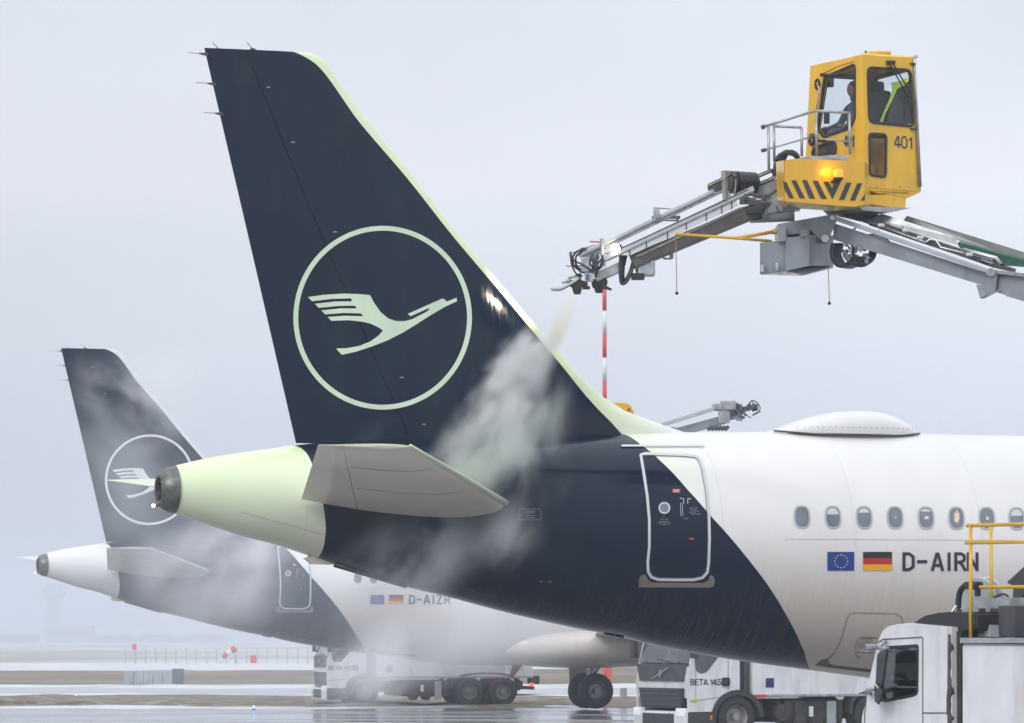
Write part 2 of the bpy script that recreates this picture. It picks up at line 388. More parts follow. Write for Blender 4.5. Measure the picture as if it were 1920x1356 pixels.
def inset(pts, d):
    out = []; m = len(pts)
    ar = sum(pts[i - 1][0] * pts[i][1] - pts[i][0] * pts[i - 1][1] for i in range(m)); s = 1 if ar > 0 else -1
    for i in range(m):
        p0, p1, p2 = Vector(pts[i - 1]), Vector(pts[i]), Vector(pts[(i + 1) % m])
        a = (p1 - p0).normalized() if (p1 - p0).length > 1e-9 else Vector((1, 0)); b = (p2 - p1).normalized() if (p2 - p1).length > 1e-9 else a
        nn = Vector((-(a.y + b.y), a.x + b.x)); nn = nn.normalized() if nn.length > 1e-9 else Vector((-a.y, a.x))
        out.append((p1.x + nn.x * d * s, p1.y + nn.y * d * s))
    return out
def decal(bm, loops, mapf, maxlen):
    """thin sheet that follows a surface: loops 2-D (first outer, others holes), mapf(x, y) -> 3-D point"""
    ls = [[Vector((x, y, 0)) for x, y in l] for l in loops]; flat = [p for l in ls for p in l]
    t = NB(); V = [t.verts.new(p) for p in flat]
    for a, b, c in tessellate_polygon(ls):
        try: t.faces.new((V[a], V[b], V[c]))
        except ValueError: pass
    for _ in range(6):
        es = [e_ for e_ in t.edges if e_.calc_length() > maxlen]
        if not es: break
        bmesh.ops.subdivide_edges(t, edges=es, cuts=1); bmesh.ops.triangulate(t, faces=t.faces[:])
    for v in t.verts: v.co = mapf(v.co.x, v.co.y)
    me = bpy.data.meshes.new('t'); t.to_mesh(me); t.free(); bm.from_mesh(me); bpy.data.meshes.remove(me)
    return bm
def text2d(s, width, height, bold=.0, mono=False):
    cu = bpy.data.curves.new('t', 'FONT'); cu.body = s; cu.offset = bold; cu.fill_mode = 'BOTH'; cu.resolution_u = 3
    o = bpy.data.objects.new('t', cu); COL.objects.link(o)
    dg = bpy.context.evaluated_depsgraph_get(); me = bpy.data.meshes.new_from_object(o.evaluated_get(dg))
    xs = [v.co.x for v in me.vertices]; ys = [v.co.y for v in me.vertices]
    x0, x1, y0, y1 = min(xs), max(xs), min(ys), max(ys)
    V = [((v.co.x - x0) / (x1 - x0) * width, (v.co.y - y0) / (y1 - y0) * height) for v in me.vertices]
    F = [tuple(p.vertices) for p in me.polygons]
    bpy.data.objects.remove(o); bpy.data.curves.remove(cu); bpy.data.meshes.remove(me)
    return V, F
def text_bm(bm, s, width, height, mapf, bold=.0, maxlen=None):
    V, F = text2d(s, width, height, bold)
    t = NB(); vs_ = [t.verts.new((x, y, 0)) for x, y in V]
    for f in F:
        try: t.faces.new([vs_[i] for i in f])
        except ValueError: pass
    bmesh.ops.triangulate(t, faces=t.faces[:])
    if maxlen:
        for _ in range(4):
            es = [e_ for e_ in t.edges if e_.calc_length() > maxlen]
            if not es: break
            bmesh.ops.subdivide_edges(t, edges=es, cuts=1); bmesh.ops.triangulate(t, faces=t.faces[:])
    for v in t.verts: v.co = mapf(v.co.x, v.co.y)
    me = bpy.data.meshes.new('t'); t.to_mesh(me); t.free(); bm.from_mesh(me); bpy.data.meshes.remove(me)
    return bm
GLY = {
    'D': [[(0, 0), (0, 1)], [(0, 1), (.45, 1), (.82, .82), (.82, .18), (.45, 0), (0, 0)]], '-': [[(0, .5), (.9, .5)]],
    'A': [[(0, 0), (.38, 1), (.5, 1), (.88, 0)], [(.14, .27), (.74, .27)]], 'I': [[(0, 0), (0, 1)]],
    'R': [[(0, 0), (0, 1)], [(0, 1), (.5, 1), (.76, .88), (.76, .60), (.5, .47), (0, .47)], [(.42, .47), (.82, 0)]],
    'N': [[(0, 0), (0, 1)], [(.0, 1), (.78, 0)], [(.78, 0), (.78, 1)]], 'Z': [[(0, 1), (.75, 1), (0, 0), (.78, 0)]],
    'B': [[(0, 0), (0, 1)], [(0, 1), (.5, 1), (.72, .88), (.72, .64), (.5, .53), (0, .53)], [(.5, .53), (.8, .4), (.8, .14), (.5, 0), (0, 0)]],
    'E': [[(.7, 1), (0, 1), (0, 0), (.72, 0)], [(0, .52), (.6, .52)]], 'T': [[(0, 1), (.8, 1)], [(.4, 1), (.4, 0)]],
    '4': [[(.62, 0), (.62, 1), (.5, 1), (0, .3), (0, .24), (.85, .24)]], '0': [[(.22, 0), (0, .22), (0, .78), (.22, 1), (.55, 1), (.77, .78), (.77, .22), (.55, 0), (.22, 0)]],
    '1': [[(.08, .74), (.42, 1), (.42, 0)]], '5': [[(.74, 1), (.1, 1), (.04, .55), (.5, .6), (.78, .42), (.78, .16), (.5, 0), (.14, 0), (0, .14)]]}
def stroke_text(bm, s, w_, h, mapf, thick):
    adv = {'I': .3, '1': .72, ' ': .5, '-': 1.05}; tot = sum(adv.get(c, 1.08) for c in s) - .22; x = 0; k = w_ / tot
    def ext(p, q, l): d = Vector((p[0] - q[0], p[1] - q[1])).normalized() * l; return (p[0] + d.x, p[1] + d.y)
    for c in s:
        for st in GLY.get(c, []):
            pts = [(x + a * k, b_ * (h - thick) + thick / 2) for a, b_ in st]
            if pts[0] != pts[-1]: pts = [ext(pts[0], pts[1], thick * .4)] + pts[1:-1] + [ext(pts[-1], pts[-2], thick * .4)]
            L_, R_ = [], []; n = len(pts)
            for i in range(n):
                a, b_ = Vector(pts[max(i - 1, 0)]), Vector(pts[min(i + 1, n - 1)]); d = (b_ - a).normalized(); nn = Vector((-d.y, d.x)) * thick / 2; p = Vector(pts[i])
                L_.append(bm.verts.new(mapf(*(p + nn)))); R_.append(bm.verts.new(mapf(*(p - nn))))
            for i in range(n - 1): bm.faces.new((L_[i], R_[i], R_[i + 1], L_[i + 1]))
        x += adv.get(c, 1.08) * k
    return bm
def wheel(parent, c, axis, r, wd, name='wheel', lit='rim'):
    """tyre and rim as sub-parts' carrier: the tyre is the part, the rim its child"""
    a = Vector(axis).normalized(); t = NB(); w_ = wd / 2
    lathe(t, c, a, [(-w_*.8, r*.56), (-w_, r*.62), (-w_, r*.86), (-w_*.82, r*.97), (-w_*.4, r), (w_*.4, r), (w_*.82, r*.97), (w_, r*.86), (w_, r*.62), (w_*.8, r*.56)], 40)
    ty = obj(name, t, M['tyre'], parent, True, auto=35)
    t = NB(); lathe(t, c, a, [(-w_*.8, r*.56), (-w_*.7, r*.5), (-w_*.2, r*.42), (w_*.1, r*.36), (w_*.1, r*.2), (w_*.75, r*.17), (w_*.8, r*.0)], 32)
    lathe(t, c, a, [(w_*.8, r*.57), (w_*.95, r*.55), (w_*.6, r*.48), (w_*.15, r*.40), (w_*.12, r*.19)], 32)
    m = basis(a)
    for k in range(10):
        q = k * math.pi / 5; p = Vector(c) + m @ Vector((w_*.12, math.cos(q)*r*.3, math.sin(q)*r*.3)); cyl(t, p, p + a * .03, .014, seg=6)
    obj('rim', t, M[lit], ty, True, auto=35)
    return ty

# ------------------------------------------------------------------ ground, strips, far things
def sheet(name, x0, x1, y0, y1, z, m, nx=1, ny=1, zf=None, kind='structure'):
    ph = random.uniform(0, 9); wob = lambda x, j: (2.2 * math.sin(x * .13 + ph + j) + 1.2 * math.sin(x * .41 + ph * 2) + .6 * math.sin(x * 1.3 + ph * 3) + random.uniform(-.5, .5)) * (1 if zf and nx > 100 else 0)
    bm = NB(); g = [[bm.verts.new((x0 + (x1 - x0) * i / nx, y0 + (y1 - y0) * j / ny + wob(x0 + (x1 - x0) * i / nx, j), z + (zf(x0 + (x1 - x0) * i / nx, j / ny, j, i) if zf else 0))) for i in range(nx + 1)] for j in range(ny + 1)]
    for j in range(ny):
        for i in range(nx): bm.faces.new((g[j][i], g[j][i + 1], g[j + 1][i + 1], g[j + 1][i]))
    o = obj(name, bm, m, None, smooth=bool(zf)); tag(o, kind=kind); return o
def ground_mat(name, c1, c2, scale, st, rough, rvar=0, thr=(.4, .6), c3=None, bump=.1, bs=30):
    m = bpy.data.materials.new(name); m.use_nodes = True; t = m.node_tree; L = t.links.new; b = t.nodes['Principled BSDF']
    g = N(t, 'ShaderNodeNewGeometry'); mp = N(t, 'ShaderNodeMapping'); mp.inputs['Scale'].default_value = st; L(g.outputs['Position'], mp.inputs[0])
    n = N(t, 'ShaderNodeTexNoise'); n.inputs['Scale'].default_value = scale; n.inputs['Detail'].default_value = 7; L(mp.outputs[0], n.inputs[0])
    r = N(t, 'ShaderNodeMapRange', interpolation_type='SMOOTHSTEP'); r.inputs[1].default_value = thr[0]; r.inputs[2].default_value = thr[1]; L(n.outputs[0], r.inputs[0])
    mi = N(t, 'ShaderNodeMix', data_type='RGBA'); L(r.outputs[0], mi.inputs[0]); mi.inputs[6].default_value = (*c1, 1); mi.inputs[7].default_value = (*c2, 1)
    out = mi.outputs[2]
    if c3:
        n2 = N(t, 'ShaderNodeTexNoise'); n2.inputs['Scale'].default_value = scale * 2.7; n2.inputs['Detail'].default_value = 6; L(mp.outputs[0], n2.inputs[0])
        r2 = N(t, 'ShaderNodeMapRange', interpolation_type='SMOOTHSTEP'); r2.inputs[1].default_value = .5; r2.inputs[2].default_value = .62; L(n2.outputs[0], r2.inputs[0])
        m2 = N(t, 'ShaderNodeMix', data_type='RGBA'); L(r2.outputs[0], m2.inputs[0]); L(out, m2.inputs[6]); m2.inputs[7].default_value = (*c3, 1); out = m2.outputs[2]
    L(out, b.inputs['Base Color'])
    r3 = N(t, 'ShaderNodeMapRange'); r3.inputs[3].default_value = rough; r3.inputs[4].default_value = rough + rvar; L(r.outputs[0], r3.inputs[0]); L(r3.outputs[0], b.inputs['Roughness'])
    bu = N(t, 'ShaderNodeBump'); bu.inputs['Strength'].default_value = bump; bu.inputs['Distance'].default_value = .02
    n3 = N(t, 'ShaderNodeTexNoise'); n3.inputs['Scale'].default_value = bs; L(g.outputs['Position'], n3.inputs[0]); L(n3.outputs[0], bu.inputs['Height']); L(bu.outputs[0], b.inputs['Normal'])
    return m
G_field = ground_mat('frosty_field', (.50, .51, .53), (.30, .29, .27), .02, (1, .25, 1), .9, 0, (.4, .62))
G_apron = ground_mat('wet_concrete', (.19, .20, .215), (.27, .27, .285), .35, (.25, 1.2, 1), .07, .22, (.42, .60), bump=.25, bs=3)
G_snow = ground_mat('slushy_snow', (.60, .63, .67), (.34, .345, .35), .6, (.3, 1, 1), .6, .2, (.46, .68), bump=.5, bs=5)
G_road = ground_mat('salted_road', (.30, .325, .36), (.42, .45, .49), .25, (.2, 1, 1), .35, .2)
G_grass = ground_mat('winter_grass', (.095, .070, .042), (.155, .12, .075), 1.2, (.5, 1, 1), .95, 0, (.4, .6), c3=(.30, .29, .28), bump=.8, bs=6)
G_dirt = ground_mat('brown_bank', (.15, .12, .085), (.21, .175, .135), .15, (.5, 1, 1), .95, 0, (.4, .6), c3=None, bump=.8, bs=4)
G_mound = ground_mat('snowy_mound', (.26, .21, .175), (.50, .49, .50), .35, (.5, 1, 1.5), .9, 0, (.45, .6), bump=.8, bs=4)
sheet('ground', -1500, 1500, -60, 3000, -.02, G_field)
sheet('apron', -300, 300, -60, 138.5, 0, G_apron)
sheet('snow_edge', -300, 300, 138.5, 140.5, .01, G_snow, 420, 3, lambda x, t, j, i: random.uniform(0, .03) if 0 < j < 3 else -.01)
sheet('grass_strip', -300, 300, 140.3, 163, .0, G_grass, 400, 8, lambda x, t, j, i: (.16 * math.sin(math.pi * t) + random.uniform(-.05, .07)) if 0 < j < 8 else -.02)
sheet('service_road', -300, 300, 162.5, 206, .012, G_road)
for a, b_, s_ in ((162.5, 169.5, 1), (194, 207, 2)):
    sheet('snow_strip', -300, 300, a, b_, .02, G_snow, 420, 3, lambda x, t, j, i: random.uniform(0, .10) if 0 < j < 3 else -.005)
def bank(x, t, j, i):
    if j in (0, 10): return -.02
    f = 1.0 if x < 2 else 1.0
    return f * (.42 * math.sin(math.pi * min(t * 1.25, 1) * .9) + .10 * math.sin(x * .23) * math.sin(t * 3) + random.uniform(-.05, .07)) * (0.55 + .45 * math.sin(x * .05 + 1.1) ** 2)
sheet('grass_bank', -300, 300, 209, 300, .0, G_dirt, 300, 10, bank)
def mound(x, t, j, i):
    if j in (0, 8): return -.02
    e_ = max(0, min(1, (x - 8) / 12)); return math.sin(math.pi * t) * 1.2 * e_ * (.8 + .2 * math.sin(x * .4)) + random.uniform(0, .1)
sheet('snowy_mound', 6, 300, 170, 192, .0, G_mound, 180, 8, mound)
sheet('far_snow_band', -600, 600, 300, 395, .01, G_snow)

# ------------------------------------------------------------------ the airliner
TH = R(20)
FV = Vector((math.cos(TH), math.sin(TH), 0))
tail_w = P(297, 916, 61.1)
FR = Frame((tail_w.x, tail_w.y, 0), TH)          # local x forward, y to port (away from the camera), z up
def uz(px, py, v=0.0): return FR.hit(px, py, -v)
TOPP = [(328, 873), (380, 861), (430, 852), (500, 842), (560, 834), (680, 825), (800, 820), (1000, 815), (1200, 811.5), (1400, 810), (1520, 810)]
BOTP = [(327, 963), (384, 982), (460, 1007), (513, 1020), (574, 1040), (620, 1057), (757, 1099), (844, 1120), (937, 1145), (1025, 1166), (1100, 1182), (1160, 1192), (1215, 1207), (1300, 1224), (1400, 1241), (1520, 1257), (1625, 1271)]
TOPT = [uz(*p) for p in TOPP]; BOTT = [uz(*p) for p in BOTP]
ZT = TOPT[-1][1]; TOPT += [(TOPT[-1][0] + 2, ZT), (31, ZT), (33.5, ZT - .45), (35.2, ZT - 1.35), (36.5, ZT - 2.2), (37.2, ZT - 2.75)]
ZB = ZT - 4.14; BOTT += [(BOTT[-1][0] + 1.6, ZB + .06), (BOTT[-1][0] + 3.2, ZB), (31, ZB), (34, ZB + .22), (36, ZB + .75), (37.2, ZB + 1.25)]
U0 = TOPT[0][0]
def ftop(u): return sinterp(TOPT, u)
def fbot(u): return sinterp(BOTT, u)
def fdim(u):
    a, b = ftop(u), fbot(u); hh = (a - b) / 2
    k = .90 + .054 * min(1, max(0, (hh - 1.2) / .87))
    return (a + b) / 2, hh, hh * k
def fpt(u, ph, off=0.0):
    zc, hh, hw = fdim(u); n = Vector((0, -math.cos(ph) * hh, math.sin(ph) * hw)).normalized()
    return Vector((u, -hw * math.cos(ph), zc + hh * math.sin(ph))) + n * off
def fhit(px, py):
    """first point of the starboard skin on the ray: (u, phi)"""
    prev = None
    for k in range(0, 61):
        v = 2.3 - k * 2.3 / 60; u, z = uz(px, py, v); zc, hh, hw = fdim(u); s = (z - zc) / hh
        f = v - (hw * math.sqrt(1 - s * s) if abs(s) < 1 else 0)
        if prev and f <= 0:
            a, b = prev, v
            for _ in range(20):
                mdl = (a + b) / 2; u, z = uz(px, py, mdl); zc, hh, hw = fdim(u); s = (z - zc) / hh
                if mdl - (hw * math.sqrt(1 - s * s) if abs(s) < 1 else 0) > 0: a = mdl
                else: b = mdl
            return u, math.asin(max(-1, min(1, s)))
        prev = v
    u, z = uz(px, py, 0); zc, hh, hw = fdim(u); return u, math.asin(max(-1, min(1, (z - zc) / hh)))
def FS(off): return lambda x, y: (lambda q: fpt(q[0], q[1], off))(fhit(x, -y))      # decals: x, -y are picture coordinates
def tabphi(pts): return sorted([(fhit(*p)[1], fhit(*p)[0]) for p in pts])
FRONT = [(1200, 833), (1240, 866), (1286, 915), (1330, 965), (1365, 1003), (1400, 1045), (1435, 1090), (1463, 1133), (1490, 1182), (1507, 1220)]
AFT = [(575, 850), (585, 870), (597, 905), (606, 946), (611, 990), (607, 1025)]
TF = [(-R(90), uz(1521, 1257)[0])] + tabphi(FRONT) + [(R(90), uz(1150, 812)[0])]
TA = [(-R(90), uz(592, 1047)[0])] + tabphi(AFT) + [(R(90), uz(545, 836)[0])]
# fin tables: everything as a function of z
NAVY = [(545, 97), (567, 107), (590, 122), (613, 148), (640, 187), (670, 230), (762, 338), (846, 445), (930, 545), (1007, 638), (1050, 690), (1090, 742), (1125, 783), (1155, 813)]
LEP = [(575, 99.5), (592, 104), (610, 117), (628, 141), (655, 180), (690, 225), (770, 325), (856, 436), (945, 540), (1027, 638), (1042, 655), (1097, 714), (1137, 750), (1164, 767), (1191, 779), (1244, 797), (1310, 808)]
TEP = [(383, 89.5), (470, 462), (555, 831)]
HGP = [(457, 92), (582, 403), (738, 766), (765, 831)]
def ztab(pp): return sorted([(uz(*p)[1], uz(*p)[0]) for p in pp])
TN, TL, TT, THG = ztab(NAVY), ztab(LEP), ztab(TEP), ztab(HGP)
ZFT = uz(383, 90)[1]; ZFB = uz(555, 831)[1]
def fin_half(u, z):
    te, le, nv = interp(TT, z), sinterp(TL, z), sinterp(TN, z)
    c = le - te; x = max(0, min(1, (le - u) / c))
    tmax = .095 * min(c, (nv - te) * 1.12) / .2
    return tmax * (.2969 * math.sqrt(x) - .126 * x - .3516 * x * x + .2843 * x**3 - .1036 * x**4) + .006
def fin_pt(u, z, side=-1, off=0): return Vector((u, side * (fin_half(u, z) + off), z))
def fin_hit(px, py):
    v = .1
    for _ in range(8):
        u, z = uz(px, py, v); v = fin_half(u, z)
    return u, z
def FINS(off): return lambda x, y: (lambda q: fin_pt(q[0], q[1], -1, off))(fin_hit(x, -y))
zrows = [ZFB - .45, ZFB - .25, ZFB - .1] + [ZFB + (ZFT - ZFB) * (1 - (1 - i / 40) ** 1.35) for i in range(41)]
zrows = sorted(set(zrows + [ZFT - .02, ZFT - .05, ZFT - .09, ZFT - .14]))
def fin_part(f0, f1, n, zmin=-99, capz=True):
    bm = NB(); rows = [z for z in zrows if z >= zmin - 1e-6]; sides = []
    for s in (-1, 1):
        g = []
        for z in rows:
            a, b = f0(z), f1(z); g.append([bm.verts.new(fin_pt(a + (b - a) * (1 - math.cos(math.pi * k / n)) / 2, z, s)) for k in range(n + 1)])
        for j in range(len(g) - 1):
            for k in range(n): bm.faces.new((g[j][k], g[j][k + 1], g[j + 1][k + 1], g[j + 1][k]))
        sides.append(g)
    A, B = sides
    for k in range(n):
        bm.faces.new((A[-1][k], A[-1][k + 1], B[-1][k + 1], B[-1][k])); bm.faces.new((A[0][k], A[0][k + 1], B[0][k + 1], B[0][k]))
    for j in range(len(A) - 1):
        bm.faces.new((A[j][0], A[j + 1][0], B[j + 1][0], B[j][0])); bm.faces.new((A[j][-1], A[j + 1][-1], B[j + 1][-1], B[j][-1]))
    bmesh.ops.remove_doubles(bm, verts=bm.verts, dist=.0004)
    return bm
CRN = [(193,533),(300,518),(420,511),(520,514),(588,521),(612,568),(655,628),(705,670),(755,686),(810,686),(860,672),(900,650),(945,628),(967,612),(958,605),(845,655),(828,640),(1045,543),(1060,547),(1075,562),(1138,537),(1140,560),(1060,597),(970,650),(880,708),(800,757),(700,808),(600,847),(500,880),(408,900),(372,860),(440,858),(520,843),(590,815),(640,780),(670,745),(640,725),(590,702),(540,690),(450,680),(342,684),(318,660),(430,652),(545,655),(530,637),(420,634),(303,643),(278,618),(400,605),(505,605),(490,588),(380,590),(262,602),(237,576),(360,562),(475,560),(465,541),(340,545),(220,560)]
CRN = [(520 + x / 3.39, -(400 + y / 3.39)) for x, y in CRN]
def ellipse(cx, cy, rx, ry, n=96): return [(cx + rx * math.cos(t), -(cy + ry * math.sin(t))) for t in [k * 2 * math.pi / n for k in range(n)]]
def ribbon(bm, path, wpx, surf, closed=True):
    """band of given picture width along a path, laid on a surface"""
    n = len(path); inn, out = [], []
    for i in range(n):
        a = Vector(path[i - 1] if (closed or i) else path[i]); b = Vector(path[(i + 1) % n] if (closed or i < n - 1) else path[i]); d = (b - a)
        nn = Vector((-d.y, d.x)).normalized() * wpx / 2; p = Vector(path[i])
        inn.append(surf(p.x + nn.x, -(p.y + nn.y))); out.append(surf(p.x - nn.x, -(p.y - nn.y)))
    I = [bm.verts.new(p) for p in inn]; O = [bm.verts.new(p) for p in out]
    for i in range(n if closed else n - 1): bm.faces.new((I[i], O[i], O[(i + 1) % n], I[(i + 1) % n]))
    return bm
def dens(pts, n=6, closed=True):
    m = len(pts); out = []
    for i in range(m if closed else m - 1):
        a, b = pts[i], pts[(i + 1) % m]
        for k in range(n): out.append((a[0] + (b[0] - a[0]) * k / n, a[1] + (b[1] - a[1]) * k / n))
    if not closed: out.append(pts[-1])
    return out
def neg(pts): return [(x, -y) for x, y in pts]
def lift_surface(parent, name, rootLE, rootTE, tipLE, tipTE, t0, t1, mats, hinge=.28, tipround=True, n=26, flip=False, part_aft=None):
    """a lifting surface from root to tip; front part is `name`, aft of the hinge `part_aft`"""
    def sec(f, x):
        le = Vector(rootLE).lerp(Vector(tipLE), f); te = Vector(rootTE).lerp(Vector(tipTE), f); c = (le - te).length; t = (t0 + (t1 - t0) * f) * (1 if f < .97 else .75)
        h = c * t / .2 * (.2969 * math.sqrt(x) - .126 * x - .3516 * x * x + .2843 * x**3 - .1036 * x**4)
        return le.lerp(te, x), h
    def build(x0, x1, n):
        bm = NB(); fs = [i / 14 for i in range(14)] + [.97, .99, 1]; gs = []
        for s in (1, -1):
            g = []
            for f in fs:
                row = []
                for k in range(n + 1):
                    x = x0 + (x1 - x0) * (k / n) ** (1.8 if x0 == 0 else 1); p, h = sec(f, x)
                    if s < 0: h *= 1.25
                    else: h *= .75
                    if f == 1: h *= .3
                    row.append(bm.verts.new(p + Vector((0, 0, s * (h + .003)))))
                g.append(row)
            for j in range(len(g) - 1):
                for k in range(n): bm.faces.new((g[j][k], g[j][k + 1], g[j + 1][k + 1], g[j + 1][k])).material_index = 1 if (s > 0 and isinstance(mats, list)) else 0
            gs.append(g)
        A, B = gs
        for j in (0, -1):
            for k in range(n): bm.faces.new((A[j][k], A[j][k + 1], B[j][k + 1], B[j][k]))
        for k in (0, -1):
            for j in range(len(A) - 1): bm.faces.new((A[j][k], A[j + 1][k], B[j + 1][k], B[j][k]))
        bmesh.ops.remove_doubles(bm, verts=bm.verts, dist=.0004)
        return bm
    hx = 1 - hinge
    o = obj(name, build(0, hx - .0015, n), mats, parent, True, auto=50)
    if part_aft: obj(part_aft, build(hx + .0015, 1, 8), mats, o, True, auto=50)
    return o

def build_airliner(near):
    if near: loc = FR.loc
    else: loc = Vector(((70 - CX) / FPX * D2, D2, 0))
    root = empty('airliner', loc, TH, label='large airliner in front, its navy tail fin running with pale green fluid' if near
                 else 'farther airliner half hidden in drifting steam, smaller navy tail fin at the left', cat='airliner', group='navy-tailed airliners on the de-icing pad')
    W, NV = (M['white_g'], M['navy_w']) if near else (M['white'], M['navy'])
    LE, EM = (M['white_g'], M['emb_green']) if near else (M['emb_white'], M['emb_white'])
    # body: three painted zones in one skin
    bm = NB(); nph = 72; zones = ((lambda ph: U0, lambda ph: interp(TA, ph), 14, 0), (lambda ph: interp(TA, ph), lambda ph: interp(TF, ph), 40, 1), (lambda ph: interp(TF, ph), lambda ph: 37.2, 90, 0))
    phs = [-math.pi / 2 + 2 * math.pi * k / nph for k in range(nph)]
    for fa, fb, n, mi in zones:
        g = []
        for i in range(n + 1):
            row = []
            for ph in phs:
                pe = ph if ph <= math.pi / 2 else math.pi - ph     # port side mirrors starboard
                u = fa(pe) + (fb(pe) - fa(pe)) * i / n
                p = fpt(u, pe); row.append(bm.verts.new(Vector((p.x, p.y if ph <= math.pi / 2 else -p.y, p.z))))
            g.append(row)
        for i in range(n):
            for k in range(nph):
                f = bm.faces.new((g[i][k], g[i][(k + 1) % nph], g[i + 1][(k + 1) % nph], g[i + 1][k])); f.material_index = mi
    bmesh.ops.remove_doubles(bm, verts=bm.verts, dist=.001)
    fus = obj('fuselage', bm, [W, NV], root, True)
    # exhaust cone at the very end
    zc, hh, hw = fdim(U0); bm = NB()
    c = Vector((U0, 0, zc)); lathe(bm, c, (-1, 0, 0), [(.0, hh * .985), (.08, hh * .95), (.16, hh * .87), (.22, hh * .74), (.26, hh * .60), (.25, hh * .52), (.10, hh * .48), (-.1, hh * .44), (-.1, 0)], 40)
    ex = obj('tail_exhaust', bm, M['exh'], root, True, auto=40)
    bm = NB(); lathe(bm, c, (-1, 0, 0), [(.12, hh * .47), (.20, hh * .40), (.24, hh * .33), (.20, hh * .30), (.1, hh * .18), (.1, 0)], 32); obj('exhaust_pipe', bm, M['black'], ex, True, auto=40)
    bm = NB(); cyl(bm, c + Vector((-.18, 0, -hh * .55)), c + Vector((-.30, 0, -hh * .66)), .035); box(bm, c + Vector((-.1, 0, -hh * .62)), (.22, .03, .05), .01); tl = obj('tail_light', bm, M['exh'], root)
    bm = NB(); bmesh.ops.create_icosphere(bm, subdivisions=2, radius=.028, matrix=Matrix.Translation(c + Vector((-.33, 0, -hh * .68)))); obj('lens', bm, mat('tail_lens', (1, .8, .5), .2, emit=((1, .72, .4), 5)), tl, True)
    # fin, rudder, leading edge
    hg = lambda z: interp(THG, z)
    obj('fin', fin_part(lambda z: hg(z) + .006, lambda z: sinterp(TN, z), 26), NV, root, True, auto=50)
    obj('rudder', fin_part(lambda z: interp(TT, z), lambda z: hg(z) - .006, 10, ZFB), NV, root, True, auto=50)
    obj('leading_edge', fin_part(lambda z: sinterp(TN, z), lambda z: sinterp(TL, z), 12), LE, root, True, auto=60, label='pale strip along the front of the fin')
    bm = NB(); mf = FINS(.012)
    decal(bm, [ellipse(717, 596, 167.4, 172.3), ellipse(717, 596, 158.3, 163.2)], mf, 9)
    em = obj('ring_emblem', bm, EM, root); bm = NB(); decal(bm, [CRN], mf, 9); obj('crane_emblem', bm, EM, em)
    for x, y in ((549, 267), (628, 435), (753, 708), (795, 796), (503, 164)):
        bm = NB(); decal(bm, [neg([(x - 3.5, y - 1), (x + 3.5, y - 1), (x + 3.5, y + 1), (x - 3.5, y + 1)])], FINS(.012), 9); obj('fin_placard', bm, M['inkp'], root)
    for px, py in ((383, 101), (398, 157), (412, 213)):
        u, z = uz(px, py); bm = NB(); hexa(bm, [(u + .05, -.012, z - .035), (u - .08, -.008, z - .008), (u - .08, .008, z - .008), (u + .05, .012, z - .035)], [(u + .05, -.012, z + .02), (u - .08, -.008, z + .01), (u - .08, .008, z + .01), (u + .05, .012, z + .02)])
        tube(bm, [(u - .08, 0, z + .003), (u - .25, 0, z + .003)], .005, 6); obj('static_wick', bm, M['dark'], root)
    for px in (410, 474):
        u, z = uz(px, 92); bm = NB(); tube(bm, [(u + .06, 0, z - .04), (u, 0, z), (u - .09, 0, z + .09)], .006, 6); box(bm, (u, 0, z - .005), (.08, .02, .03)); obj('static_wick', bm, M['dark'], root)
    # tailplane
    vr = .95; pr = lambda px, py, v: (lambda q: Vector((q[0], -v, q[1])))(uz(px, py, v))
    rl, rt, tl_, tt = pr(950, 946, 1.05), pr(565, 936, .8), pr(768, 837, 6.2), pr(597, 834, 6.2)
    TP = (rl, rt, tl_, tt)
    for s in (1, -1):
        q = [Vector((p.x, p.y * s, p.z)) for p in TP]
        if s < 0: q[2], q[3] = q[0].lerp(q[2], .93), q[1].lerp(q[3], .93)
        o = lift_surface(root, 'tailplane', q[0], q[1], q[2], q[3], .115, .09, [M['stab'], W], .27, part_aft='elevator')
        # root stub into the body and rounded nose fillet
        bm = NB(); a = q[0]; y = abs(a.y)
        lathe(bm, a + Vector((-.55, s * .25, -.03)), (1, 0, 0), [(-.6, .02), (-.2, .11), (.2, .12), (.45, .09), (.62, .04), (.68, 0)], 20)
        bmesh.ops.scale(bm, vec=(1, 1.8, .8), verts=bm.verts, space=Matrix.Translation(-(a + Vector((-.55, s * .25, -.03)))))
        obj('root_fillet', bm, LE, o, True)
        for fr_s, xs_ in ((.38, (.05, .70)), (.72, (.05, .70))):
            bm = NB(); A_, B_ = q[0].lerp(q[2], fr_s), q[1].lerp(q[3], fr_s); c_ = (A_ - B_).length; t_ = .115 - .025 * fr_s; pp = []
            for k in range(9):
                x = xs_[0] + (xs_[1] - xs_[0]) * k / 8; h_ = c_ * t_ / .2 * (.2969 * math.sqrt(x) - .126 * x - .3516 * x * x + .2843 * x**3 - .1036 * x**4) * 1.25 + .003
                pp.append(A_.lerp(B_, x) + Vector((0, 0, -h_)))
            tube(bm, pp, .006, 4); obj('skin_joint', bm, M['seam'], o)
        if s > 0:   # glazed nose strip of fluid/metal on the leading edge
            bm = NB(); tube(bm, [q[0].lerp(q[2], k / 10) + Vector((.012, 0, .012)) for k in range(11)] , [.05 - .003 * k for k in range(11)], 10); obj('nose_strip', bm, LE, o, True)
    # fin root blade antennas, tail bumper and drain mast
    def blade(pts, y=.02, m=None):
        bm = NB(); prism(bm, [Vector((uz(*p)[0], -y, uz(*p)[1])) for p in pts], (0, 2 * y, 0)); return bm
    obj('tail_bumper', blade([(572, 1047), (600, 1035), (625, 1050), (618, 1059), (585, 1058)], .09), M['stab'], root)
    obj('drain_mast', blade([(1150, 1178), (1172, 1180), (1168, 1197), (1132, 1190)], .03), M['navy'], root)
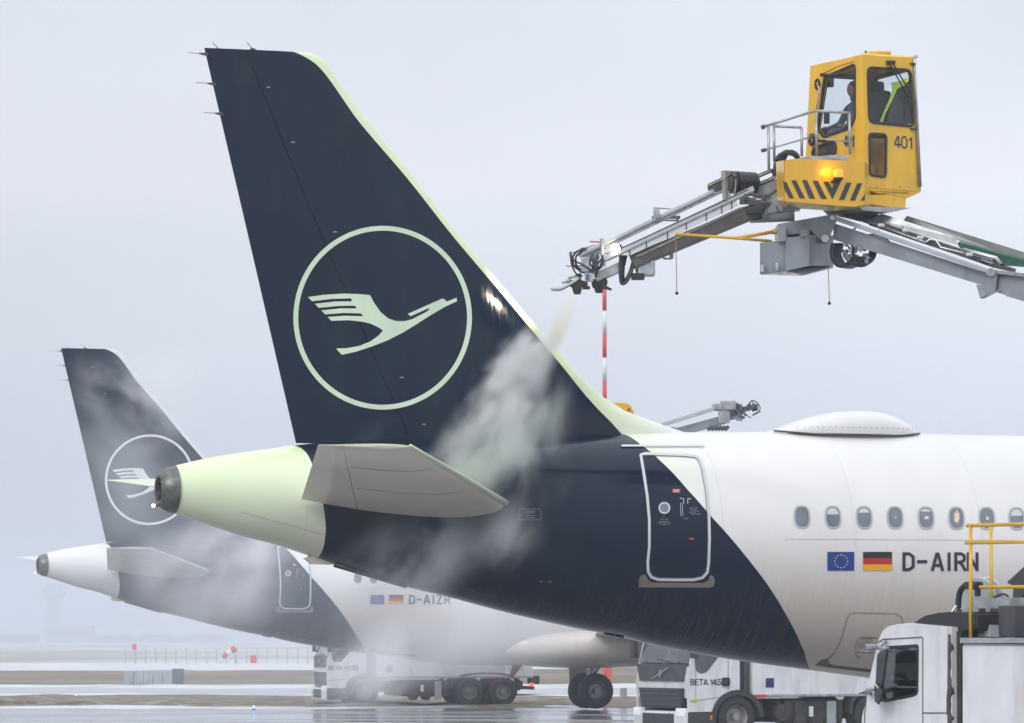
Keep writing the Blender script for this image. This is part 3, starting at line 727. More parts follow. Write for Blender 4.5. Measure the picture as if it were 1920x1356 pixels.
    bm = NB(); 
    for a, b_ in (((622, 1061), (757, 1101)),):
        A = Vector((uz(*a)[0], -.12, uz(*a)[1])); B = Vector((uz(*b_)[0], -.12, uz(*b_)[1])); beam(bm, A, B, .06, .04)
    obj('belly_strake', bm, M['black'], root)
    # doors
    dp = [(1201, 853), (1207, 890), (1213, 930), (1217, 975), (1217, 1025), (1214, 1055), (1215, 1072), (1221, 1082), (1234, 1086.5), (1265, 1087), (1300, 1087), (1317, 1083), (1326, 1073), (1328.5, 1055), (1330, 1010), (1329, 965), (1325, 920), (1318, 880), (1312, 862), (1305, 856), (1285, 853.5), (1245, 852), (1212, 851)]
    bm = NB(); ribbon(bm, dens(dp, 3), 5.0, FS(.010))
    door = obj('door', bm, M['outline'], root, True, label='rear cabin door outlined in pale grey')
    bm = NB(); cxm, cym = 1268, 970; ribbon(bm, dens([(cxm + (x - cxm) * .945, cym + (y - cym) * .968) for x, y in dp], 3), .9, FS(.010)); obj('door_gap', bm, M['seam'], door)
    bm = NB(); decal(bm, [ellipse(1245, 953, 11, 11, 32), ellipse(1245, 953, 8.2, 8.4, 32)], FS(.016), 9); pw = obj('porthole', bm, M['outline'], door)
    bm = NB(); decal(bm, [ellipse(1245, 953, 8.4, 8.6, 32)], FS(.012), 9); obj('porthole_pane', bm, M['pane'], door)
    bm = NB(); decal(bm, [neg([(1260.5, 917.5), (1274.5, 918), (1274.5, 925), (1260.5, 924.5)])], FS(.014), 9); obj('exit_sign', bm, M['inkr'], door)
    bm = NB(); text_bm(bm, 'EXIT', 11, 4.4, lambda x, y: FS(.017)(1262 + x, -923.4 + y), .02); obj('exit_lettering', bm, M['outline'], door)
    bm = NB()
    for pts in ([(1274, 935), (1281, 935.5)], [(1281, 935.5), (1281.5, 945)], [(1289, 945), (1289, 936)], [(1289, 936), (1295, 936)]): ribbon(bm, dens(pts, 2, False), 1.3, FS(.014), False)
    for pts in ([(1276, 968), (1275.5, 946), (1277, 943.5), (1279, 946), (1279.5, 968)],): ribbon(bm, dens(pts, 2, False), .8, FS(.014), False)
    obj('door_handle', bm, M['outline'], door)
    bm = NB()
    for k, (x0, x1, y) in enumerate([(1292, 1308, 953), (1294, 1306, 956), (1293, 1309, 959), (1292, 1304, 962), (1296, 1313, 964.5), (1282, 1291, 973), (1243, 1247, 969), (1238, 1252, 974), (1236, 1254, 978), (1232, 1258, 981), (1238, 1254, 984)]):
        x = x0
        while x < x1: ribbon(bm, [(x, y), (min(x + random.uniform(2, 4), x1), y)], 1.0, FS(.014), False); x += 4.4
    obj('door_placards', bm, M['inkp'], door)
    bm = NB(); ribbon(bm, [(1291, 1010), (1301, 1010.5)], 2.6, FS(.014), False); obj('red_arrow', bm, M['inkr'], door)
    bm = NB(); sp_ = [(1197.5, 1086), (1201, 1079), (1211, 1077.5), (1214, 1086), (1222, 1092), (1318, 1093), (1328, 1088), (1331, 1078.5), (1337, 1080), (1340, 1088), (1338, 1099), (1330, 1101.5), (1197.5, 1101)]
    decal(bm, [neg(sp_)], FS(.008), 7); obj('scuff_plate', bm, M['tan'], root)
    bm = NB(); ribbon(bm, dens([(1165, 837.5), (1320, 837.2)], 24, False), 3.4, FS(.02), False); obj('rain_gutter', bm, [M['navy'] if 0 else M['outline']], root)
    # cabin windows
    for i in range(9 if near else 6):
        px = 1503.5 + (0, 58, 116.5, 174.5, 232.5, 289.5, 346.5, 402.5, 458)[i]; py = 969.5 + i * .45
        def rr(rx, ry, n=28): return [(px + rx * math.copysign(abs(math.cos(t)) ** .72, math.cos(t)) + (math.sin(t)) * .9, -(py + ry * math.copysign(abs(math.sin(t)) ** .80, math.sin(t)))) for t in [k * 2 * math.pi / n for k in range(n)]]
        bm = NB(); decal(bm, [rr(15.4, 21.6), rr(12.2, 18.2)], FS(.010), 14); wf = obj('window', bm, M['winframe'], root)
        bm = NB(); decal(bm, [rr(12.4, 18.4), rr(11.0, 17.0)], FS(.008), 14); obj('gasket', bm, M['wincav'], wf)
        bm = NB(); decal(bm, [rr(11.2, 17.2)], FS(.006), 14); obj('pane', bm, M['pane'], wf)
        if i in (1, 2, 4, 7): bm = NB(); hh_ = (6, 9, 5, 0, 4, 0, 0, 12)[i % 8]; decal(bm, [[p for p in rr(11.0, 17.0) if -p[1] < py - 17 + hh_ + 4] ], FS(.0075), 14); obj('blind', bm, M['outline'], wf)
        if near and i in (3, 4, 5, 6):  # emissive slivers painted as lamp reflections on the panes, not lit from inside
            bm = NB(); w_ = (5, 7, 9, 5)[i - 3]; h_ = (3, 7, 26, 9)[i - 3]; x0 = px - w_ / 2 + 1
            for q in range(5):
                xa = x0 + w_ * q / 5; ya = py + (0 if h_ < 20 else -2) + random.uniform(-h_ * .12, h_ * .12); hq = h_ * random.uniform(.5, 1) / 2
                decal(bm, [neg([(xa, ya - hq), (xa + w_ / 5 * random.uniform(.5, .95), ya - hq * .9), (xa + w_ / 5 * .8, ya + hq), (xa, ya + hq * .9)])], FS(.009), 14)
            obj('painted_glint', bm, M['warmglint'], wf)
    # flags and registration
    bm = NB(); decal(bm, [neg([(1551, 1035), (1601, 1035), (1601, 1070), (1551, 1070)])], FS(.010), 8); fl = obj('star_flag', bm, M['blue'], root, label='blue flag with a ring of twelve gold stars')
    bm = NB()
    for k in range(12):
        a0 = k * math.pi / 6; cx_, cy_ = 1576.3 + 11.8 * math.sin(a0), 1052.5 - 12 * math.cos(a0)
        decal(bm, [[(cx_ + (2.0 if j % 2 == 0 else .8) * math.sin(j * math.pi / 5), -(cy_ - (2.0 if j % 2 == 0 else .8) * math.cos(j * math.pi / 5))) for j in range(10)]], FS(.016), 9)
    obj('stars', bm, M['star'], fl)
    for k, (m_, nm) in enumerate(((M['fblack'], 'black_stripe'), (M['fred'], 'red_stripe'), (M['fgold'], 'gold_stripe'))):
        bm = NB(); y0 = 1035 + k * 11.7; decal(bm, [neg([(1618, y0), (1672, y0), (1672, y0 + 11.7), (1618, y0 + 11.7)])], FS(.010), 8)
        if k == 0: fl2 = obj('tricolour_flag', bm, m_, root, label='black, red and gold flag')
        else: obj(nm, bm, m_, fl2)
    # registration drawn with straight heavy strokes
    txt = 'D-AIRN' if near else 'D-AIZR'
    bm = NB(); G_ = {
        'D': [[(0, 0), (0, 1)], [(0, 1), (.45, 1), (.82, .82), (.82, .18), (.45, 0), (0, 0)]], '-': [[(0, .5), (.9, .5)]],
        'A': [[(0, 0), (.38, 1), (.5, 1), (.88, 0)], [(.14, .27), (.74, .27)]], 'I': [[(0, 0), (0, 1)]],
        'R': [[(0, 0), (0, 1)], [(0, 1), (.5, 1), (.76, .88), (.76, .60), (.5, .47), (0, .47)], [(.42, .47), (.82, 0)]],
        'N': [[(0, 0), (0, 1)], [(.0, 1), (.78, 0)], [(.78, 0), (.78, 1)]], 'Z': [[(0, 1), (.75, 1), (0, 0), (.78, 0)]]}
    xs = {'D-AIRN': (1694.5, 1719, 1748, 1779, 1791.5, 1815), 'D-AIZR': (1694.5, 1719, 1748, 1781, 1795, 1823)}[txt]
    for ch, x0 in zip(txt, xs):
        for st in G_[ch]:
            pts = [(x0 + a * 21, 1068 - b_ * 29.5) for a, b_ in st]; wd = 5.6 if not (ch == '-') else 6
            # extend the ends so strokes close their corners
            def ext(p, q, l=2.6): d = Vector((p[0] - q[0], p[1] - q[1])).normalized() * l; return (p[0] + d.x, p[1] + d.y)
            pts = [ext(pts[0], pts[1])] + pts[1:-1] + [ext(pts[-1], pts[-2])] if ch not in '-' else pts
            ribbon(bm, dens(pts, 4, False), wd, FS(.011), False)
    obj('registration', bm, M['ink'], root, label='registration ' + txt + ' in dark letters')
    # cargo door outline, hand marks, skin seams
    bm = NB(); cd = [(1553, 1236), (1566, 1222), (1578, 1196), (1588, 1160), (1594, 1151), (1604, 1149), (1680, 1151), (1690, 1157), (1693, 1170), (1694, 1250)]
    ribbon(bm, dens(cd, 5, False), 1.1, FS(.008), False)
    ribbon(bm, dens([(1471, 1011), (1640, 1012), (1920, 1013.5)], 20, False), .5, FS(.008), False)
    obj('cargo_door_seam', bm, M['seam'], root)
    bm = NB(); decal(bm, [neg([(1529, 1247), (1541, 1237), (1553, 1235), (1553, 1243), (1562, 1248), (1700, 1262), (1700, 1254 + 14), (1620, 1259), (1560, 1252)])], FS(.008), 8); obj('sill_grime_plate', bm, mat('sill_dark', (.15, .125, .105), .6), root)
    bm = NB(); ribbon(bm, dens([(1606, 1221), (1636, 1223)], 4, False), 2.2, FS(.012), False); ribbon(bm, dens([(1603, 1222), (1606, 1230), (1612, 1233)], 3, False), 1.1, FS(.012), False)
    for k in range(6):
        y = 1198 + k * 3.2; x = 1606 - k * .8
        while x < 1634: ribbon(bm, [(x, y), (x + random.uniform(2, 4), y)], .8, FS(.012), False); x += random.uniform(4.5, 6)
    ribbon(bm, [(1613, 1195), (1643, 1196)], 1.5, FS(.012), False); obj('cargo_door_marks', bm, M['brownhandle'], root)
    bm = NB()   # tail cone joint and service box outline
    ribbon(bm, dens([(973, 955), (1014, 955), (1014, 975), (973, 975)], 4), .7, FS(.010))
    for y in (959, 962, 967, 971): ribbon(bm, [(985, y), (1003, y)], .9, FS(.010), False)
    ribbon(bm, dens([(452, 960), (606, 1002)], 10, False), .6, FS(.008), False)
    for x, y in ((908, 1013), (1012, 1110 - 20)): ribbon(bm, [(x, y), (x + 6, y)], .8, FS(.01), False); ribbon(bm, [(x + 16, y), (x + 22, y)], .8, FS(.01), False)
    obj('service_marks', bm, M['inkp'], root)
    # satellite radome on the roof
    bm = NB(); ux0, ux1 = uz(1425, 805)[0], uz(1716, 809)[0]; zb = ZT - .05; nn = 40; zr = uz(1600, 771)[1] - zb
    for i in range(nn + 1): pass
    g = []
    for i in range(nn + 1):
        t = i / nn; u = ux0 + (ux1 - ux0) * t
        hgt = zr * (math.sin(math.pi * min(1, t / 1.24) ** 1.0 * .62 / .62) if 0 else sinterp([(0, 0.02), (.1, .22), (.25, .58), (.42, .88), (.6, 1.0), (.76, .95), (.88, .68), (.96, .32), (1, .0)], t))
        wid = .62 * math.sqrt(max(0.0004, 1 - abs(2 * t - 1.05) ** 2.6)) if abs(2*t-1.05) < 1 else .012
        g.append([bm.verts.new((u, wid * math.cos(q), zb + max(hgt, .002) * math.sin(q) ** .8 if math.sin(q) > 0 else zb)) for q in [math.pi * k / 20 for k in range(21)]])
    for i in range(nn):
        for k in range(20): bm.faces.new((g[i][k], g[i][k + 1], g[i + 1][k + 1], g[i + 1][k]))
    rad = obj('radome', bm, M['white'], root, True)
    bm = NB(); pts = [(ux0 + (ux1 - ux0) * t, -(.64 * math.sqrt(max(.0, 1 - abs(2 * t - 1.05) ** 2.6)) if abs(2*t-1.05) < 1 else .0), 0) for t in [k / 40 for k in range(41)]]
    pts = [(a, b_, fpt(a, math.acos(min(1, abs(b_) / 1.975))).z + .02) for a, b_, c_ in pts]; tube(bm, pts[2:-1], .013, 8); obj('radome_gasket', bm, M['dark'], rad, True)
    bm = NB()
    for k in range(22):
        t = .16 + .78 * k / 21; a = ux0 + (ux1 - ux0) * t; wdt = .62 * math.sqrt(1 - abs(2 * t - 1.05) ** 2.6) + .012; box(bm, (a, -wdt, zb + .10), (.012, .012, .012))
    obj('fasteners', bm, M['seam'], rad)['kind'] = 'stuff'
    # belly fairing, wings, gear (only the farther airliner shows them, but each has them)
    bm = NB(); g = []; nn = 36
    for i in range(nn + 1):
        t = i / nn; u = 13.9 + 11.5 * t; k = max(.001, math.sin(math.pi * min(1, t * 1.6 if t < .31 else .5 + (t - .31) * .72))) ** .55
        zc_ = ZB + .62; g.append([bm.verts.new((u, 2.2 * k * math.copysign(abs(math.cos(q)) ** .8, math.cos(q)), zc_ + (.72 if math.sin(q) < 0 else .66) * k * math.copysign(abs(math.sin(q)) ** .8, math.sin(q)))) for q in [2 * math.pi * j / 32 for j in range(32)]])
    for i in range(nn):
        for j in range(32): bm.faces.new((g[i][j], g[i][(j + 1) % 32], g[i + 1][(j + 1) % 32], g[i + 1][j]))
    obj('belly_fairing', bm, M['white'], root, True)
    for s in (1, -1):
        lift_surface(root, 'wing', (23.5, -1.8 * s, ZB + .95), (17.6, -1.8 * s, ZB + .95), (14.2, -16.9 * s, ZB + 2.3), (12.7, -16.9 * s, ZB + 2.3), .13, .10, M['winframe'], .2, part_aft='flap')
    bm = NB(); prism(bm, [(15.5, -.03, ZB + .06), (15.85, -.03, ZB + .05), (15.45, -.03, ZB - .42), (15.35, -.03, ZB - .40)], (0, .06, 0)); obj('beacon_blade', bm, M['redbrown'], root)
    for s in (1, -1):
        gx, gy = 19.6, -3.79 * s
        bm = NB(); cyl(bm, (gx, gy, .58), (gx, gy, 1.9), .11); cyl(bm, (gx, gy, .9), (gx + .1, gy, ZB + 1.2), .15); cyl(bm, (gx, gy, 1.0), (gx, gy * .55, 1.8), .05); cyl(bm, (gx, gy - .4, .58), (gx, gy + .4, .58), .07)
        lg = obj('landing_gear', bm, M['steel'], root, True, auto=40)
        for dy in (-.46, .46): wheel(lg, (gx, gy + dy, .585), (0, -1, 0), .585, .40)
        bm = NB(); prism(bm, [(gx - .5, gy - .62 * s, .85), (gx + .45, gy - .62 * s, .85), (gx + .5, gy - .55 * s, 1.85), (gx - .55, gy - .55 * s, 1.85)], (0, .05, 0)); obj('gear_door', bm, M['white'], lg)
    bm = NB(); cyl(bm, (33, 0, .38), (33, 0, 2.2), .09); ng = obj('nose_gear', bm, M['steel'], root)
    for dy in (-.25, .25): wheel(ng, (33, dy, .38), (0, -1, 0), .38, .22)
    return root
D2 = (P(297, 916, 61.1).z - CAMZ) * FPX / (HY - 1055) * math.cos(PITCH) * 1.0
# distance at which the second tail end (same height) shows at picture row 1055
def solveD2():
    h = tail_w.z; a, b = 80, 200
    for _ in range(40):
        m_ = (a + b) / 2
        if P(70, 1055, m_).z < h: a = m_
        else: b = m_
    return a
D2 = solveD2() * 1.04
build_airliner(True)
far_plane = build_airliner(False)
far_plane.location = (P(71, 1055, D2).x, D2, .03)
print('D2', D2, 'ZT', ZT, 'ZFT', ZFT)

# ------------------------------------------------------------------ de-icing boom with the yellow cab
DB = 61.2
boom = empty('deicing_boom', (P(1560, 1198, DB).x, DB, 6.2), 0, label='jointed grey boom carrying yellow operator cab 401, spraying the big fin', cat='boom')
def B(px, py, d=0.0): return P(px, py, DB + d)
def seg(bm, pts, r, d=0.0, n=5, seg_=8, sm=True):
    w3 = [B(*(p if len(p) == 3 else (p[0], p[1], d))) for p in pts]
    return tube(bm, smooth_path(w3, n) if sm and len(w3) > 2 else w3, r, seg_)
S = 1 / 4.174
def c2(x, y, d=0.0): return (1020 + x * S, 290 + y * S, d)          # coordinates read off an enlarged view
def c3(x, y, d=0.0): return (1400 + x / 3.692, 360 + y / 3.692, d)
def c1(x, y): return (1380 + x / 3.9875, 80 + y / 3.9875)
px1 = DB / FPX        # metres per picture pixel at the boom
# spray arm
arm = obj('spray_arm', beam(NB(), B(*c2(690, 842)), B(*c2(1690, 425)), .30, 27 * px1, .02), M['beam'], boom, world=True)
bm = NB(); beam(bm, B(*c2(470, 815, -.22)), B(*c2(1640, 262, -.22)), .05, 8.5 * px1); beam(bm, B(*c2(480, 835, -.17)), B(*c2(1640, 287, -.17)), .10, 3.5 * px1)
obj('top_rail', bm, M['greyl'], arm, world=True)
bm = NB(); beam(bm, B(*c2(645, 773, -.20)), B(*c2(1512, 376, -.20)), .02, 13 * px1); obj('side_plate', bm, mat('pale_plate', (.62, .645, .68), .4, var=.06), arm, world=True)
bm = NB()
for t in (0.03, .18, .37, .54, .72, .86, .95):
    p = Vector(B(*c2(645, 773, -.215))).lerp(Vector(B(*c2(1512, 376, -.215))), t); box(bm, p + Vector((0, 0, .0)), (.015, .012, .13))
for t in (.12, .14, .31, .33, .5, .52, .78, .8):
    p = Vector(B(*c2(645, 745, -.215))).lerp(Vector(B(*c2(1512, 345, -.215))), t); box(bm, p, (.02, .012, .035))
beam(bm, B(*c2(640, 745, -.222)), B(*c2(1512, 342, -.222)), .006, .012); beam(bm, B(*c2(600, 735, -.25)), B(*c2(1600, 272, -.25)), .006, .014)
obj('plate_studs', bm, M['black'], arm, world=True)
for k in range(34):
    t = k / 33; p = Vector(B(*c2(745, 786, -.14))).lerp(Vector(B(*c2(1545, 412, -.14))), t)
    bm = NB(); beam(bm, p + Vector((-.055, 0, -.022)), p + Vector((.055, 0, .006)), .06, .018); obj('tread_slat', bm, M['beige'], arm, world=True)
bm = NB(); beam(bm, B(*c2(405, 965)), B(*c2(600, 880)), .2, 18 * px1, .01); beam(bm, B(*c2(405, 985)), B(*c2(600, 905)), .24, 5 * px1); obj('extension_beam', bm, M['steel'], boom, world=True)
# upper fluid channel
ch = obj('fluid_channel', beam(NB(), B(*c2(275, 790, -.1)), B(*c2(1330, 285, -.1)), .14, 8 * px1, .015), M['greyl'], boom, world=True)
bm = NB(); beam(bm, B(*c2(300, 812, -.07)), B(*c2(1400, 285, -.07)), .10, 5 * px1); obj('channel_lip', bm, M['steel'], ch, world=True)
bm = NB()
seg(bm, [c2(868, 412, -.2), c2(872, 520, -.2)], .028, sm=False); seg(bm, [c2(868, 418, -.2), c2(1000, 425, -.1)], .012, sm=False); seg(bm, [c2(888, 430, -.2), c2(890, 500, -.2)], .03, sm=False)
beam(bm, B(*c2(860, 490, -.2)), B(*c2(1050, 492, .1)), .10, .045); beam(bm, B(*c2(880, 512, -.2)), B(*c2(1045, 518, .1)), .06, .02); seg(bm, [c2(1048, 480, .1), c2(1045, 520, .1)], .02, sm=False)
obj('channel_bracket', bm, M['steel'], ch, world=True); bm = NB()
seg(bm, [c2(452, 655, -.18), c2(458, 790, -.18)], .03, sm=False); seg(bm, [c2(430, 770, -.18), c2(560, 770, -.05)], .02, sm=False)
obj('channel_bracket', bm, M['steel'], ch, world=True)
# cable drum and chain
bm = NB(); tube(bm, [B(*c2(1408, 130, -.25)), B(*c2(1420, 355, -.25))], .045, 4); beam(bm, B(*c2(1405, 135, -.25)), B(*c2(1620, 148, .25)), .04, .04); seg(bm, [c2(1425, 290, -.2), c2(1440, 340, -.2)], .05, sm=False); obj('drum_stand', bm, M['steel'], boom, world=True)
drum = NB()
a, b_ = Vector(B(*c2(1430, 215, .0))), Vector(B(*c2(1640, 235, .28))); cyl(drum, a, b_, .17, seg=24); dr = obj('hose_drum', drum, M['dark'], boom, True, world=True, auto=40)
for k in range(8):
    t = .34 + .082 * k; bm = NB(); c = Vector(B(1365 + t * 52, 343 + t * 3, .02 * k)); mtx = basis(Vector((1, .35, -.05)))
    tube(bm, [c + mtx @ Vector((0, math.cos(q) * .19, math.sin(q) * .165)) for q in [j * math.pi / 12 for j in range(24)]], .021, 6, True); obj('hose_coil', bm, M['hose'], dr, True, world=True)
def chain(path, wd, name='cable_chain', par=boom):
    pts = smooth_path([B(*p) for p in path], 8); bm = NB(); tube(bm, pts, wd, 4); o = obj(name, bm, M['black'], par, world=True)
    bm = NB(); L = 0
    for p, q in zip(pts, pts[1:]):
        d = (q - p); n = max(1, int(d.length / .05))
        for k in range(n): c = p + d * (k + .5) / n; box(bm, c + Vector((0, -wd * .9, 0)), (.026, .02, .022), 0, basis(d))
    o2 = obj('chain_links', bm, M['beige'], o, world=True); o2['kind'] = 'stuff'; return o
chain([c2(1285, 245, -.25), c2(1400, 190, -.25), c2(1460, 155, -.25), c2(1495, 170, -.25), c2(1500, 230, -.25), c2(1490, 300, -.25)], .028)
chain([c2(1640, 185, .1), c2(1720, 150, .1), c2(1790, 125, .1), c2(1800, 150, .1), c2(1790, 185, .1), c2(1660, 240, .1)], .03)
bm = NB(); prism(bm, [B(*c2(x, y, .15)) for x, y in ((1280, 240), (1400, 190), (1640, 215), (1640, 270), (1560, 290), (1290, 290))], (0, .12, 0)); obj('drum_tray', bm, M['beam'], boom, world=True)
bm = NB(); prism(bm, [B(*c2(x, y, .1)) for x, y in ((1660, 245), (1820, 190), (1850, 330), (1640, 330))], (0, .3, 0)); obj('arm_root_housing', bm, M['greyp'], boom, world=True)
bm = NB()
for k in range(5): seg(bm, [c2(1530, 350 + 8 * k, -.2), c2(1620, 345 + 10 * k, -.22), c2(1720, 385 + 7 * k, -.2), c2(1830, 370 - 12 * k, -.05)], .018 + .004 * (k % 2))
seg(bm, [c2(1600, 310, -.2), c2(1740, 322, -.2), c2(1815, 280, -.1)], .026); seg(bm, [c2(1820, 400, -.3), c2(1830, 440, -.3), c2(1860, 455, -.3), c2(1880, 420, -.3)], .012)
for x in (1572, 1590, 1720): seg(bm, [c2(x, 310, -.24), c2(x, 362, -.24)], .022, sm=False)
obj('hose_bundle', bm, M['hosed'], boom, True, world=True)
bm = NB(); cyl(bm, B(*c2(1610, 470, .05)), B(*c2(1960, 455, .0)), .13); cyl(bm, B(*c2(1640, 440, .05)), B(*c2(1760, 440, 0)), .17); beam(bm, B(*c2(1700, 420, .1)), B(*c2(2000, 370, .1)), .5, .24, .02); obj('arm_root_tube', bm, M['greyp'], boom, True, world=True, auto=40)
bm = NB(); seg(bm, [c2(1600, 470, -.1), c2(1640, 500, -.1), c2(1700, 490, -.1)], .035); box(bm, B(*c2(1650, 440, -.15)), (.25, .2, .12), .02); obj('root_clutter', bm, M['hose'], boom, True, world=True)
# head: hoses, boxes, nozzles
head = obj('spray_head', beam(NB(), B(*c2(285, 800, 0)), B(*c2(420, 760, 0)), .26, .22, .02), M['greyp'], boom, world=True)
bm = NB(); box(bm, B(*c2(325, 865, -.1)), (.14, .14, .24), .02); box(bm, B(*c2(400, 870, .1)), (.09, .1, .26), .01); obj('valve_box', bm, M['steel'], head, world=True)
bm = NB()
for (x0, y0), (x1, y1), (x2, y2), (x3, y3), r in [((210, 765), (215, 850), (250, 930), (300, 950), .014), ((320, 740), (240, 770), (230, 860), (290, 920), .014), ((300, 760), (250, 800), (260, 880), (340, 920), .018), ((230, 830), (300, 860), (380, 900), (440, 830), .013),
        ((340, 920), (400, 900), (430, 840), (470, 800), .016), ((290, 735), (330, 735), (260, 760), (225, 800), .012), ((420, 790), (400, 860), (420, 900), (400, 960), .016), ((460, 790), (450, 840), (440, 880), (420, 900), .02), ((250, 890), (320, 930), (360, 920), (390, 880), .013), ((380, 780), (360, 840), (380, 900), (350, 960), .014)]:
    seg(bm, [c2(x0, y0, -.15), c2(x1, y1, -.2), c2(x2, y2, -.18), c2(x3, y3, -.1)], r)
obj('hose_tangle', bm, M['hose'], head, True, world=True)
bm = NB(); seg(bm, [c2(205, 760, -.1), c2(222, 860, -.1)], .024, sm=False); seg(bm, [c2(172, 872, -.1), c2(300, 872, -.1)], .010, sm=False); seg(bm, [c2(205, 765, -.1), c2(260, 765, 0)], .008, sm=False); seg(bm, [c2(455, 790, -.15), c2(465, 845, -.15), c2(440, 885, -.15), c2(420, 880, -.1)], .022); seg(bm, [c2(470, 800, -.15), c2(470, 870, -.15)], .012, sm=False)
seg(bm, [c2(60, 1050, -.1), c2(140, 1048, -.1), c2(290, 960, -.1)], [.028] * 11, sm=True); seg(bm, [c2(140, 1002, .0), c2(290, 985, 0)], .018, sm=False); seg(bm, [c2(190, 970, -.1), c2(290, 935, -.1)], .022, sm=False); seg(bm, [c2(190, 975, -.1), c2(192, 1000, -.1)], .03, sm=False)
obj('head_pipe', bm, M['steel'], head, True, world=True)
bm = NB(); box(bm, B(*c2(90, 1050, -.1)), (.16, .06, .035), .01); obj('sensor_paddle', bm, M['greyl'], head, world=True)
bm = NB(); box(bm, B(*c2(352, 962, -.2)), (.13, .10, .13), .01); sb = obj('switch_box', bm, M['beige'], head, world=True)
bm = NB(); box(bm, B(*c2(340, 958, -.262)), (.05, .012, .09)); obj('blue_sticker', bm, mat('sticker_blue', (.03, .13, .4), .4), sb, world=True)
def nozzle(x, y, k):
    bm = NB(); box(bm, B(*c2(x, y - 45, 0)), (.20, .16, .10), .02); cyl(bm, B(*c2(x, y - 30, 0)), B(*c2(x + 5, y + 10, 0)), .05, .075); cyl(bm, B(*c2(x + 5, y + 10, 0)), B(*c2(x + 4, y + 38, 0)), .065, .05)
    for q in range(5): cyl(bm, B(*c2(x - 30 + q * 16, y - 50, -.06)), B(*c2(x - 28 + q * 15, y - 5 + 9 * (q % 3), -.06)), .018, seg=8)
    obj('nozzle', bm, M['chassis'], head, True, world=True, auto=40)
nozzle(255, 1055, 0); nozzle(425, 1045, 1)
bm = NB()
for pts in ([(290, 990), (310, 1040), (345, 1040)], [(290, 1000), (335, 1050)], [(420, 1000), (460, 1020), (530, 1058)], [(440, 990), (480, 975), (490, 1010), (470, 1050)], [(400, 1010), (385, 1035), (440, 1050)], [(470, 1045), (530, 1058)]): seg(bm, [c2(x, y, -.05) for x, y in pts], .015)
box(bm, B(*c2(330, 1042, 0)), (.11, .08, .05), .01); box(bm, B(*c2(455, 1000, 0)), (.12, .1, .09), .02); box(bm, B(*c2(300, 1010, 0)), (.16, .1, .08), .02)
obj('nozzle_linkage', bm, M['chassis'], head, True, world=True, auto=40)
bm = NB()
for k in range(4): seg(bm, [c2(600 + 14 * k, 790, -.12 + .05 * k), c2(596 + 8 * k, 900, -.15 + .05 * k), c2(606 + 6 * k, 1005, -.15 + .05 * k), c2(650 - 2 * k, 990 - 5 * k, -.15 + .05 * k), c2(690 - 4 * k, 900, -.1 + .05 * k), c2(715 - 3 * k, 800, -.1 + .05 * k)], .024, n=8)
obj('hanging_hose', bm, M['hose'], boom, True, world=True)
bm = NB(); box(bm, B(*c2(800, 880, 0)), (.26, .22, .28), .03); box(bm, B(*c2(845, 870, 0)), (.05, .28, .30), .01); obj('camera_housing', bm, M['steel'], boom, world=True)
bm = NB(); box(bm, B(*c2(735, 955, -.05)), (.20, .14, .10), .015); beam(bm, B(*c2(735, 905, -.05)), B(*c2(735, 940, -.05)), .06, .06); seg(bm, [c2(715, 905, -.05), c2(770, 905, -.05), c2(790, 930, -.05), c2(840, 945, -.05)], .02); obj('work_camera', bm, M['black'], boom, world=True)
bm = NB(); seg(bm, [c2(925, 770, 0), c2(940, 815, 0), c2(995, 815, 0), c2(1000, 770, 0)], .018, sm=False); box(bm, B(*c2(998, 780, .05)), (.06, .08, .14), .01); obj('hanger_bracket', bm, M['steel'], boom, world=True)
bm = NB(); seg(bm, [c2(1030, 622, -.35), c2(1520, 655, -.45), c2(1780, 678, -.3)], .022, sm=False); seg(bm, [c2(1500, 655, -.42), c2(1835, 598, -.2)], .026, sm=False); seg(bm, [c2(1790, 605, -.22), c2(1835, 597, -.2)], .042, sm=False); obj('yellow_tie_rod', bm, M['yrod'], boom, True, world=True)
for (a, b_, c, d) in (((1267, 440), (1269, 549), -.35, 0), ((1553, 500), (1555, 568), -.3, 0)):
    bm = NB(); seg(bm, [(a[0], a[1], c), (b_[0], b_[1], c)], .0065, sm=False); pr_ = obj('feeler_rod', bm, M['rodbrown'], boom, world=True)
    bm = NB(); bmesh.ops.create_uvsphere(bm, u_segments=16, v_segments=10, radius=.026, matrix=Matrix.Translation(B(b_[0], b_[1] + 1, c))); obj('ball_tip', bm, M['black'], pr_, True, world=True)
bm = NB(); cyl(bm, B(1163, 463, -.20), B(1157, 465, -.25), .04, .06); wl = obj('work_light', bm, M['black'], boom, True, world=True)
bm = NB(); bmesh.ops.create_uvsphere(bm, u_segments=20, v_segments=12, radius=.07, matrix=Matrix.Translation(B(1154, 466, -.27))); obj('bulb', bm, M['lampon'], wl, True, world=True)
ld = bpy.data.lights.new('work_lamp', 'SPOT'); ld.energy = 420; ld.color = (1, .80, .52); ld.shadow_soft_size = .05; ld.spot_size = R(34); ld.spot_blend = .5
lo = bpy.data.objects.new('work_lamp', ld); COL.objects.link(lo); lo.location = B(1144, 468, .38)
lo.rotation_euler = (lo.location - P(925, 575, 63.4)).to_track_quat('Z', 'Y').to_euler()
